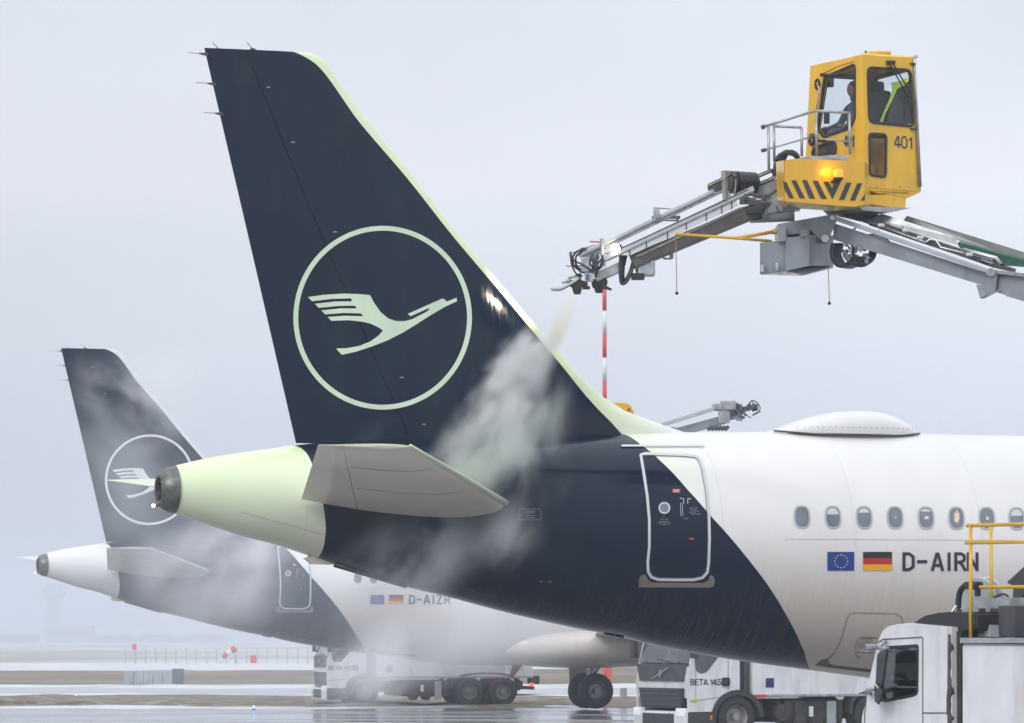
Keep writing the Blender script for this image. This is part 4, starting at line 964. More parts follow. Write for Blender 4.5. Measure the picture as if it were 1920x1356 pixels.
# grey turret below the cab
tu = obj('turret_bracket', prism(NB(), [B(*c3(x, y, -.25)) for x, y in ((215, 222), (610, 152), (625, 200), (560, 345), (525, 345), (430, 255), (430, 285), (215, 300))], (0, .7, 0)), M['greyp'], boom, world=True)
bm = NB(); cyl(bm, B(*c3(543, 322, -.33)), B(*c3(543, 322, .5)), 7 * px1, seg=24); cyl(bm, B(*c3(592, 178, -.30)), B(*c3(592, 178, -.2)), .035); obj('pivot_pin', bm, M['silver'], tu, True, world=True, auto=40)
bm = NB(); hexa(bm, [B(*c3(92, 565, -.55)), B(*c3(275, 548, -.5)), B(*c3(275, 548, .5)), B(*c3(92, 565, .5))], [B(*c3(92, 352, -.55)), B(*c3(275, 330, -.5)), B(*c3(275, 330, .5)), B(*c3(92, 352, .5))]); obj('counter_box', bm, M['greyp'], boom, world=True)
bm = NB(); hexa(bm, [B(*c3(268, 548, -.56)), B(*c3(432, 512, -.52)), B(*c3(600, 510, .4)), B(*c3(300, 525, .7))], [B(*c3(268, 318, -.56)), B(*c3(432, 300, -.52)), B(*c3(600, 300, .4)), B(*c3(300, 320, .7))])
prism(bm, [B(*c3(x, y, -.57)) for x, y in ((372, 262), (430, 255), (433, 305), (372, 312))], (0, .5, 0)); prism(bm, [B(*c3(x, y, -.58)) for x, y in ((215, 222), (272, 215), (272, 340), (215, 345))], (0, .5, 0)); obj('drive_box', bm, M['greyp'], boom, world=True)
bm = NB(); hexa(bm, [B(*c3(95, 572, -.52)), B(*c3(380, 583, -.5)), B(*c3(600, 525, .5)), B(*c3(300, 530, .6))], [B(*c3(92, 562, -.52)), B(*c3(278, 545, -.5)), B(*c3(600, 508, .5)), B(*c3(300, 515, .6))]); obj('bottom_tray', bm, mat('pale_tray', (.55, .54, .53), .5), boom, world=True)
for x, y in ((110, 530), (210, 515)): 
    bm = NB(); cyl(bm, B(*c3(x, y - 25, -.6)), B(*c3(x, y + 25, -.6)), .035, seg=12); obj('latch', bm, M['steel'], boom, world=True)
bm = NB()
for k in range(6): seg(bm, [c3(600 + 12 * k, 360, -.2 + .06 * k), c3(592 + 10 * k, 440, -.25 + .06 * k), c3(630 + 12 * k, 505 + 2 * k, -.25 + .06 * k), c3(700 + 12 * k, 500, -.2 + .06 * k), c3(720 + 8 * k, 440, -.1 + .05 * k)], .035, n=6)
seg(bm, [c3(700, 480, -.2), c3(800, 500, -.2), c3(870, 450, -.1), c3(880, 390, 0)], .05); seg(bm, [c3(760, 470, -.1), c3(850, 470, -.1), c3(878, 380, .1)], .06)
obj('hose_loop', bm, M['hose'], boom, True, world=True)
bm = NB(); random.seed(3)
for k in range(26):
    x, y = random.uniform(670, 850), random.uniform(340, 470); cyl(bm, B(*c3(x, y, random.uniform(-.4, -.1))), B(*c3(x + random.uniform(-35, 35), y + random.uniform(-35, 35), random.uniform(-.4, -.1))), random.uniform(.012, .04), seg=8)
obj('valve_cluster', bm, M['steel'], boom, world=True)
bm = NB(); beam(bm, B(*c3(730, 300, -.1)), B(*c3(740, 480, -.1)), .05, .05); seg(bm, [c3(900, 400, 0), c3(935, 415, 0), c3(965, 395, 0)], .01); box(bm, B(*c3(880, 345, -.1)), (.18, .25, .22), .02); obj('valve_bracket', bm, M['dark'], boom, world=True)
# main boom section
mb = obj('main_boom', NB(), M['greyp'], boom)
bpy.data.objects.remove(mb)
def sec3(x0, y0t, y0b, x1, y1t, y1b, d0, d1, wd):
    bm = NB(); hexa(bm, [B(*c3(x0, y0b, d0)), B(*c3(x1, y1b, d1)), B(*c3(x1, y1b, d1 + wd)), B(*c3(x0, y0b, d0 + wd))], [B(*c3(x0, y0t, d0)), B(*c3(x1, y1t, d1)), B(*c3(x1, y1t, d1 + wd)), B(*c3(x0, y0t, d0 + wd))]); return bm
mb = obj('main_boom', sec3(600, 215, 330, 1660, 560, 655, -.18, -1.3, .5), M['greyp'], boom, world=True)
bm = NB(); beam(bm, B(*c3(615, 183, -.25)), B(*c3(1680, 550, -1.4)), .12, 8 * px1, .008); obj('top_flange', bm, mat('flange_light', (.36, .40, .455), .35, coat=.3), mb, world=True)
bm = NB(); beam(bm, B(*c3(640, 330, -.22)), B(*c3(755, 250, -.24)), .04, 3 * px1); beam(bm, B(*c3(880, 300, -.25)), B(*c3(980, 400, -.3)), .06, .22); obj('stiffener', bm, M['greyp'], mb, world=True)
bm = NB(); beam(bm, B(*c3(700, 150, .45)), B(*c3(1790, 530, -.7)), .9, .06); tr = obj('tray_floor', bm, M['beam'], boom, world=True)
bm = NB(); prism(bm, [B(*c3(x, y, z)) for x, y, z in ((1110, 165, .5), (1960, 430, -.5), (1960, 500, -.5), (1080, 205, .5))], (0, .04, 0)); obj('far_tray_wall', bm, mat('zinc_sheet', (.25, .26, .26), .5, .4, var=.15), tr, world=True)
bm = NB(); prism(bm, [B(*c3(x, y, z)) for x, y, z in ((935, 150, -.05), (1440, 312, -.55), (1465, 365, -.58), (860, 200, -.03), (865, 188, -.03))], (0, .03, 0)); prism(bm, [B(*c3(x, y, z)) for x, y, z in ((640, 148, 0), (760, 150, 0), (840, 195, -.08), (790, 205, -.06), (630, 168, 0))], (0, .03, 0)); obj('near_tray_plate', bm, M['steel'], tr, world=True)
bm = NB(); prism(bm, [B(*c3(x, y, z)) for x, y, z in ((745, 140, .05), (925, 158, .1), (860, 190, .05), (800, 175, .02))], (0, .03, 0)); obj('green_flap', bm, M['green'], tr, world=True); bm = NB()
prism(bm, [B(*c3(x, y, z)) for x, y, z in ((1470, 345, -.5), (1960, 485, -1.0), (1960, 515, -1.0), (1780, 500, -.85), (1480, 372, -.52))], (0, .2, 0))
for k in range(40):
    t = k / 39; p = Vector(B(*c3(1480, 350, -.56))).lerp(Vector(B(*c3(1950, 485, -1.05))), t); box(bm, p + Vector((0, -.02, -.03)), (.012, .02, .12))
obj('green_hose_guard', bm, M['green'], tr, world=True)
bm = NB(); seg(bm, [c3(840, 205, -.3), c3(1240, 350, -.8), c3(1270, 328, -.8), c3(1310, 335, -.82), c3(1345, 385, -.85), c3(1700, 470, -1.25)], .018, sm=False); seg(bm, [c3(900, 225, -.3), c3(1700, 495, -1.25)], .012, sm=False); seg(bm, [c3(1500, 400, -1.1), c3(1725, 458, -1.3), c3(1760, 500, -1.3)], .03, sm=False); seg(bm, [c3(1090, 240, -.4), c3(1098, 300, -.45)], .02, sm=False)
for x, y in ((930, 232), (1100, 268), (1200, 318), (1540, 435)): box(bm, B(*c3(x, y, -.6 - (x - 930) * .001)), (.10, .08, .05), .01)
obj('grab_rail', bm, M['silver'], tr, True, world=True)
bm = NB(); beam(bm, B(*c3(880, 215, -.15)), B(*c3(1650, 475, -1.05)), .3, 12 * px1); obj('cable_cover', bm, M['dark'], tr, world=True)
# knuckle and the lower arm down to its turret, off to the right
bm = NB(); prism(bm, [B(*c3(x, y, -1.45)) for x, y in ((1595, 640), (1650, 650), (1680, 540), (1740, 540), (1720, 690), (1840, 628), (1835, 645), (1650, 735), (1625, 735))], (0, .12, 0)); prism(bm, [B(*c3(x, y, -.8)) for x, y in ((1595, 640), (1650, 650), (1680, 540), (1740, 540), (1720, 690), (1840, 628), (1835, 645), (1650, 735), (1625, 735))], (0, .12, 0)); kn = obj('knuckle_plate', bm, M['greyp'], boom, world=True)
bm = NB(); cyl(bm, B(*c3(1630, 705, -1.5)), B(*c3(1630, 705, -.7)), .05); cyl(bm, B(*c3(1690, 555, -1.5)), B(*c3(1690, 555, -.7)), .06); beam(bm, B(*c3(1690, 570, -1.3)), B(*c3(1700, 680, -1.3)), .12, .13); obj('knuckle_pin', bm, M['steel'], kn, True, world=True, auto=40)
bm = NB(); hexa(bm, [B(*c3(1720, 690, -1.35)), B(*c3(2500, 960, -3)), B(*c3(2500, 960, -2.4)), B(*c3(1720, 690, -.85))], [B(*c3(1735, 550, -1.35)), B(*c3(2500, 640, -3)), B(*c3(2500, 640, -2.4)), B(*c3(1735, 550, -.85))]); lb = obj('lower_boom', bm, M['greyp'], boom, world=True)
bm = NB(); beam(bm, B(*c3(1735, 553, -1.38)), B(*c3(2500, 645, -3.05)), .14, 6 * px1); 
for k in range(9): box(bm, B(*c3(1820 + 22 * k, 712 + 6 * k, -1.5)), (.10, .08, .05), .01)
obj('lower_flange', bm, M['steel'], lb, world=True)
pb = B(*c3(2470, 800, -2.8)); bm = NB(); cyl(bm, pb, (pb.x + .3, pb.y - .3, 1.2), .35, .45, 24); box(bm, (pb.x + .3, pb.y - .3, .7), (2.2, 4.5, 1.2), .05); obj('boom_pedestal', bm, M['greyp'], boom, world=True)
# hazard-striped counterweight housing
cdx = .72
fh = Face(B(1621, 303, -.6), Vector((1, cdx, 0)), Vector((0, 0, 1)))
hz = [fh.pt(*fh.uv(x, y)) for x, y in ((1470, 300), (1500, 297), (1621, 303), (1621, 385), (1600, 388), (1470, 379))]
nb = Vector((-cdx, 1, 0)).normalized()
back = Vector((.30, .95, 0))
lf = [B(1454.5, 303, -.62 - .55 + .25), B(1457, 377, -.62 - .55 + .25)]
bm = NB(); prism(bm, hz, back); prism(bm, [hz[0], lf[0], lf[1], hz[5]], Vector((.12, .8, 0))); bmesh.ops.bevel(bm, geom=[e_ for e_ in bm.edges], offset=.012, segments=2, affect='EDGES')
hb = obj('hazard_housing', bm, M['yellow'], boom, world=True)
STR = [[(350,1040),(376,1043),(432,1165),(398,1163),(358,1090)], [(413,1030),(447,1030),(515,1165),(475,1163)], [(492,1027),(528,1027),(592,1168),(548,1166)], [(572,1033),(610,1033),(678,1170),(635,1168)],
       [(652,1040),(690,1040),(717,1090),(743,1042),(782,1042),(720,1172)], [(825,1047),(862,1047),(808,1177),(768,1177)], [(905,1052),(943,1052),(888,1182),(850,1182)], [(962,1130),(962,1180),(930,1183)]]
for st in STR:
    bm = NB(); pts = [fh.uv(*c1(x, y)) for x, y in st]; decal(bm, [pts], lambda x, y: fh.pt(x, y, .006 if fh.n.y < 0 else -.006), 9); obj('black_stripe', bm, M['tdark'], hb, world=True)
fo = -1 if fh.n.y > 0 else 1
bm = NB(); bp = fh.pt(*fh.uv(1563, 334), fo * .10); box(bm, bp + Vector((0, 0, -.02)), (.14, .14, .04), .01); beam(bm, bp + Vector((-.0, 0, -.05)), fh.pt(*fh.uv(1563, 342), 0), .12, .03); bc = obj('beacon', bm, M['black'], boom, world=True)
bm = NB(); lathe(bm, bp, (0, 0, 1), [(0, .075), (.07, .075), (.12, .06), (.13, .0)], 20); obj('beacon_lens', bm, M['orange'], bc, True, world=True)
ld = bpy.data.lights.new('beacon_lamp', 'POINT'); ld.energy = 1.6; ld.color = (1, .5, .08); ld.shadow_soft_size = .04
lo = bpy.data.objects.new('beacon_lamp', ld); COL.objects.link(lo); lo.location = fh.pt(*fh.uv(1551, 322), fo * .10)
bm = NB(); box(bm, fh.pt(*fh.uv(1575, 297), -fo * .35), (.75, .3, .06), .01, basis(Vector((1, cdx, 0)))); box(bm, fh.pt(*fh.uv(1592, 295), -fo * .3), (.35, .2, .09), .01, basis(Vector((1, cdx, 0)))); obj('top_tray', bm, M['steel'], boom, world=True)
bm = NB()
for k in range(4): seg(bm, [(1453 + k * 4, 330, -.7), (1455 + k * 5, 300, -.7 + .05 * k), (1470 + k * 4, 287 - k % 2 * 3, -.65 + .05 * k), (1490 + k * 2, 292, -.5), (1495, 302, -.4)], .028)
obj('hose_arch', bm, M['hose'], boom, True, world=True)
# operator cab
C0t, R0t, L0t = B(1617, 103, -.35), B(1714, 109, .30), B(1544, 126, .75)
C0b, R0b, L0b = B(1623, 352, -.35), B(1727, 359, .30), B(1508, 349, .75)
K0t = L0t + R0t - C0t; K0b = L0b + R0b - C0b
FRt = Face(C0b, R0b - C0b, C0t - C0b); FLt = Face(L0b, C0b - L0b, C0t - C0b)
cab = obj('operator_cab', hexa(NB(), [C0t + (Vector((0,0,-.03))), R0t + Vector((0,0,-.03)), K0t + Vector((0,0,-.03)), L0t + Vector((0,0,-.03))], [C0t, R0t, K0t, L0t]), M['yellow'], boom, world=True)
oR = -1 if FRt.n.y > 0 else 1; oL = -1 if FLt.n.y > 0 else 1
def face_map(F, sgn, inw=0): return lambda u, v, off: F.pt(u, v, sgn * (off - inw))
def framed(F, sgn, outer3, wins, th=.05, shift=Vector((0, 0, 0)), gl='glass', nm='cab_wall'):
    def m3(p): q = Vector(p) - F.o; return (q.dot(F.a), q.dot(F.b))
    outer = [m3(p) for p in outer3]; holes = [roundp([F.uv(*c) for c in wn], rr) for wn, rr in wins]
    bm = NB(); plate(bm, outer, holes, lambda u, v, off: F.pt(u, v, sgn * off) + shift, th); o = obj(nm, bm, M['yellow'], cab, world=True)
    for h in holes:
        bm = NB(); plate(bm, inset(h, -.022), [inset(h, .016)], lambda u, v, off: F.pt(u, v, sgn * (off + .014)) + shift, .03); fr_ = obj('window_frame', bm, M['black'], cab, world=True)
        bm = NB(); plate(bm, inset(h, .01), [], lambda u, v, off: F.pt(u, v, sgn * (off - .012)) + shift, .006); obj('window_pane', bm, M[gl], cab, world=True)
    return o
WR = [([(1627, 127), (1707, 132), (1712, 237), (1630, 229)], .09)]; WR2 = [([(1630, 251), (1661, 253), (1660, 332), (1631, 328)], .06)]
WL = [([(1547, 145), (1601, 122), (1603, 128), (1603, 222), (1594, 240), (1545, 257), (1533, 241)], .04), ([(1523, 290), (1526, 279), (1562, 265), (1567, 271), (1567, 288)], .03)]
framed(FRt, oR, [C0b, R0b, R0t, C0t], WR + WR2, nm='side_wall')
framed(FLt, oL, [L0b, C0b, C0t, L0t], WL, nm='front_wall')
def farwall(nm, q, hole):
    a, b_, c, d = [p.lerp(mid4, .012) for p in q]
    f = lambda u, v, off: (a * (1 - u) + b_ * u) * (1 - v) + (d * (1 - u) + c * u) * v + (mid4 - (a + c) / 2).normalized() * (-off)
    h = roundp(hole, .05); bm = NB(); plate(bm, [(0, 0), (1, 0), (1, 1), (0, 1)], [h], f, .03); o = obj(nm, bm, M['yellow'], cab, world=True)
    bm = NB(); plate(bm, inset(h, -.02), [inset(h, .015)], lambda u, v, off: f(u, v, off + .012), .05); obj('window_frame', bm, M['black'], cab, world=True)
    bm = NB(); plate(bm, h, [], lambda u, v, off: f(u, v, off - .01), .006); obj('window_pane', bm, M['glass'], cab, world=True)
mid4 = (C0b + K0b + C0t + K0t) / 4
farwall('far_side_wall', [L0b, K0b, K0t, L0t], [(.08, .42), (.92, .42), (.92, .93), (.08, .93)])
farwall('rear_wall', [R0b, K0b, K0t, R0t], [(.08, .46), (.92, .46), (.92, .93), (.08, .93)])
bm = NB(); hexa(bm, [C0b, R0b, K0b, L0b], [p + Vector((0, 0, .05)) for p in (C0b, R0b, K0b, L0b)]); obj('cab_floor', bm, M['yellow'], cab, world=True)
bm = NB(); fr2 = lambda x, y, off=0: FRt.pt(*FRt.uv(x, y), oR * off)
prism(bm, [fr2(1643, 356), fr2(1705, 359), fr2(1703, 366), fr2(1644, 363)], -FRt.n * oR * .7); prism(bm, [fr2(1622, 352), fr2(1728, 360), fr2(1701, 372), fr2(1622, 356)], -FRt.n * oR * .9)
prism(bm, [fr2(1616, 366), fr2(1664, 365), fr2(1700, 371), fr2(1698, 393), fr2(1660, 387), fr2(1616, 382)], -FRt.n * oR * .8); bmesh.ops.bevel(bm, geom=bm.edges[:], offset=.01, segments=1, affect='EDGES'); obj('cab_base', bm, M['yellow'], cab, world=True)
bm = NB(); prism(bm, [fr2(1600, 387, .1), fr2(1700, 391, .1), fr2(1660, 400, .1), fr2(1610, 396, .1)], -FRt.n * oR * .8); obj('cab_skid', bm, M['steel'], cab, world=True)
bm = NB(); hexa(bm, [p + Vector((0, 0, .002)) for p in (C0t, R0t, K0t, L0t)], [(p + (C0t + K0t) / 2 * .04 / 1.04) if 0 else p.lerp((C0t + K0t) / 2, .06) + Vector((0, 0, .035)) for p in (C0t, R0t, K0t, L0t)]); box(bm, B(1648, 101, .2), (.35, .3, .05), .02); obj('roof_cap', bm, M['yellow'], cab, world=True)
bm = NB(); 
for x, y in ((1623, 99), (1652, 100)): cyl(bm, B(x, y + 4, .1), B(x + .5, y - 4, .1), .025, .012, 10)
obj('roof_horn', bm, M['black'], cab, world=True)
bm = NB(); tube(bm, [B(1720, 105, .25), B(1714, 107, .25), B(1713, 112, .25), B(1725, 350, .25)], .028, 10); obj('corner_pipe', bm, M['steel'], cab, True, world=True)
# 401 lettering on two faces
def face_text(s, F, sg, x0, y1, x1, y0, par=cab, m_='ink', off=.006):
    (u0, v0), (u1, v1) = F.uv(x0, y1), F.uv(x1, y0); bm = NB(); stroke_text(bm, s, u1 - u0, v1 - v0, lambda x, y: F.pt(u0 + x, v0 + y, sg * off), .026); return obj('number_' + s.lower().replace(' ', '_'), bm, M[m_], par, world=True)
blue_ink = M['inkb'] = mat('number_blue', (.03, .03, .09), .4)
face_text('401', FRt, oR, 1677.5, 277.5, 1709.5, 256, m_='inkb'); face_text('401', FLt, oL, 1582.5, 276, 1602, 253, m_='inkb')
# wipers
bm = NB()
for pts in ([(1663, 118), (1700, 185), (1702, 215)], [(1668, 116), (1706, 180), (1703, 215)], [(1690, 180), (1699, 192)], [(1704, 160), (1702, 232)]): tube(bm, [fr2(x, y, .05) for x, y in pts], .011, 6)
box(bm, fr2(1667, 118, .04), (.14, .05, .06), .01); obj('wiper', bm, M['black'], cab, world=True)
fl2_ = lambda x, y, off=0: FLt.pt(*FLt.uv(x, y), oL * off)
bm = NB(); tube(bm, [fl2_(1545, 141, .05), fl2_(1575, 140, .05), fl2_(1600, 135, .05)], .012, 6); box(bm, fl2_(1547, 141, .05), (.08, .05, .05), .01); obj('wiper', bm, M['black'], cab, world=True)
bm = NB(); tube(bm, smooth_path([fl2_(1546, 163, .12), fl2_(1549, 172, .14), fl2_(1548, 188, .14), fl2_(1543, 200, .12), fl2_(1536, 205, .05)], 4), .014, 8); obj('grab_handle', bm, M['steel'], cab, True, world=True)
def loopring(cx_, cy_, rx, ry, n=20): return [fl2_(cx_ + rx * math.cos(t), cy_ + ry * math.sin(t), .08) for t in [k * 2 * math.pi / n for k in range(n)]]
bm = NB(); tube(bm, loopring(1540, 159, 3.5, 9), .02, 8, True); obj('mirror', bm, M['black'], cab, True, world=True)
bm = NB(); tube(bm, loopring(1530, 263, 4.5, 9), .03, 8, True); box(bm, fl2_(1546, 264, .05), (.12, .1, .04), .01); obj('lower_mirror', bm, M['black'], cab, True, world=True)
bm = NB(); tube(bm, [fl2_(1601, 115, .01), fl2_(1575, 122, .01), fl2_(1545, 137, .01)], .008, 6); obj('drip_rail', bm, M['yellow'], cab, world=True)
for x in (1645, 1661, 1688, 1703): bm = NB(); q = fr2(x, 348.5, .004); cyl(bm, q, q + FRt.n * oR * .012, .014, seg=10); obj('bolt', bm, M['silver'], cab, world=True)
for y in (120, 242): bm = NB(); box(bm, fr2(1710, y, .02), (.08, .05, .03), .005); obj('hinge', bm, M['dark'], cab, world=True)
# cab furniture
mid = (C0b + K0b) / 2
bm = NB(); box(bm, B(1649, 215, .55), (.34, .45, .70), .08); box(bm, B(1643, 168, .6), (.24, .2, .24), .06); box(bm, B(1640, 245, .45), (.5, .5, .16), .06); obj('operator_seat', bm, M['interior'], cab, world=True)
bm = NB(); box(bm, B(1552, 250, .9), (.3, .3, .12), .03); box(bm, B(1550, 220, 1.0), (.09, .05, .2), .01); box(bm, B(1556, 155, .95), (.12, .1, .14), .02); cyl(bm, B(1578, 236, .8), B(1578, 262, .8), .015); tube(bm, [B(1578 + 9 * math.cos(t), 236 + 3.5 * math.sin(t), .8) for t in [k * math.pi / 8 for k in range(16)]], .012, 6, True); obj('control_console', bm, M['interior'], cab, world=True)
# hi-vis jacket hung inside
bm = NB(); J = [(1672, 155), (1688, 152), (1704, 144), (1703, 152), (1696, 160), (1683, 166), (1672, 190), (1660, 214), (1655, 231), (1649, 230), (1657, 210), (1667, 188), (1674, 168)]
prism(bm, [B(x, y, .18) for x, y in J], (0, .08, 0)); hv = obj('hi_vis_jacket', bm, M['hiviz'], None); tag(hv, 'yellow-green hi-vis jacket hanging inside the cab window', 'jacket')
bm = NB(); prism(bm, [B(x, y, .24) for x, y in ((1683, 164), (1704, 152), (1706, 232), (1662, 231), (1672, 192))], (0, .10, 0)); o = obj('jacket_lining', bm, M['dark'], hv)
# railing round the boom head
rails = [[(185, 635), (590, 510)], [(590, 510), (850, 525)], [(190, 810), (560, 705)], [(615, 720), (852, 738)], [(242, 625), (246, 950)], [(283, 620), (287, 890)], [(490, 632), (492, 850)], [(600, 512), (603, 850)], [(848, 525), (853, 835)], [(283, 625), (490, 635)]]
rl_ = None
for k, sgm in enumerate(rails):
    bm = NB(); dd = lambda x: -.25 + (850 - x) / 850 * .1; seg(bm, [(*c1(x, y), dd(x)) for x, y in sgm], .021 if k not in (2, 3) else .014, sm=False)
    if rl_ is None: rl_ = obj('railing', bm, M['steel'], boom, True, world=True)
    else: obj('rail', bm, M['steel'], rl_, True, world=True)
bm = NB(); seg(bm, [(*c1(190, 635), -.2), (*c1(215, 627), -.2)], .034, sm=False); seg(bm, [(*c1(188, 810), -.2), (*c1(225, 800), -.2)], .028, sm=False); seg(bm, [(*c1(545, 705), -.2), (*c1(615, 705), -.2)], .03, sm=False); obj('rail_clamp', bm, M['dark'], rl_, world=True)

# ------------------------------------------------------------------ people
def person(loc, joints, edges, radii, label, shirt, name='person'):
    me = bpy.data.meshes.new('body'); me.from_pydata([Vector(j) for j in joints], edges, []); o = bpy.data.objects.new(name, me); COL.objects.link(o); o.location = loc
    sk = o.modifiers.new('skin', 'SKIN'); ss = o.modifiers.new('sub', 'SUBSURF'); ss.levels = 2; ss.render_levels = 2
    for i, r in enumerate(radii): me.skin_vertices[0].data[i].radius = (r, r)
    me.skin_vertices[0].data[0].use_root = True
    dg = bpy.context.evaluated_depsgraph_get(); m2 = bpy.data.meshes.new_from_object(o.evaluated_get(dg)); bpy.data.objects.remove(o)
    for p in m2.polygons: p.use_smooth = True
    m2.materials.append(shirt); o = bpy.data.objects.new(name, m2); COL.objects.link(o); o.location = loc; tag(o, label, 'person'); return o
def seated(loc, facing, label):
    """seated adult, faces -x of its own axes; loc is the seat point"""
    J = [(0, 0, .10), (0, 0, .30), (-.03, 0, .48), (-.05, 0, .58), (-.06, 0, .70),
         (0, .20, .48), (-.10, .26, .26), (-.32, .20, .18), (-.40, .19, .17), (0, -.20, .48), (-.10, -.26, .26), (-.32, -.20, .18), (-.40, -.19, .17),
         (-.02, .10, .08), (-.42, .12, .10), (-.44, .12, -.32), (-.56, .12, -.36), (-.02, -.10, .08), (-.42, -.12, .10), (-.44, -.12, -.32), (-.56, -.12, -.36)]
    E = [(0, 1), (1, 2), (2, 3), (3, 4), (2, 5), (5, 6), (6, 7), (7, 8), (2, 9), (9, 10), (10, 11), (11, 12), (0, 13), (13, 14), (14, 15), (15, 16), (0, 17), (17, 18), (18, 19), (19, 20)]
    Rr = [.15, .15, .12, .055, .06, .075, .05, .04, .03, .075, .05, .04, .03, .10, .075, .05, .04, .10, .075, .05, .04]
    o = person(loc, J, E, Rr, label, M['cloth']); o.rotation_euler = (0, 0, facing)
    bm = NB(); bmesh.ops.create_uvsphere(bm, u_segments=20, v_segments=14, radius=1, matrix=Matrix.Translation((-.07, 0, .76)) @ Matrix.Diagonal((.095, .078, .122, 1)))
    for p, s in (((-.165, 0, .75), (.022, .014, .022)), ((-.155, 0, .705), (.014, .022, .008)), ((-.06, .08, .75), (.02, .01, .03)), ((-.06, -.08, .75), (.02, .01, .03))): bmesh.ops.create_uvsphere(bm, u_segments=10, v_segments=8, radius=1, matrix=Matrix.Translation(p) @ Matrix.Diagonal((*s, 1)))
    hd = obj('head', bm, M['skin'], o, True)
    bm = NB(); bmesh.ops.create_uvsphere(bm, u_segments=20, v_segments=14, radius=1, matrix=Matrix.Translation((-.05, 0, .79)) @ Matrix.Diagonal((.100, .086, .108, 1))); obj('hair', bm, M['hair'], hd, True)
    for s in (1, -1):
        bm = NB(); box(bm, (-.43, .19 * s, .17), (.08, .07, .03), .01)
        for k in range(4): tube(bm, [(-.46, .19 * s + (k - 1.5) * .018, .175), (-.49, .19 * s + (k - 1.5) * .018, .17), (-.50, .19 * s + (k - 1.5) * .018, .15)], .008, 6)
        tube(bm, [(-.42, .19 * s - .03 * s, .17), (-.45, .19 * s - .05 * s, .16)], .009, 6); obj('hand', bm, M['skin'], o, True)
    return o
seated(B(1606, 262, .75), R(35), 'person in a dark blue jacket seated at the controls in the yellow cab')

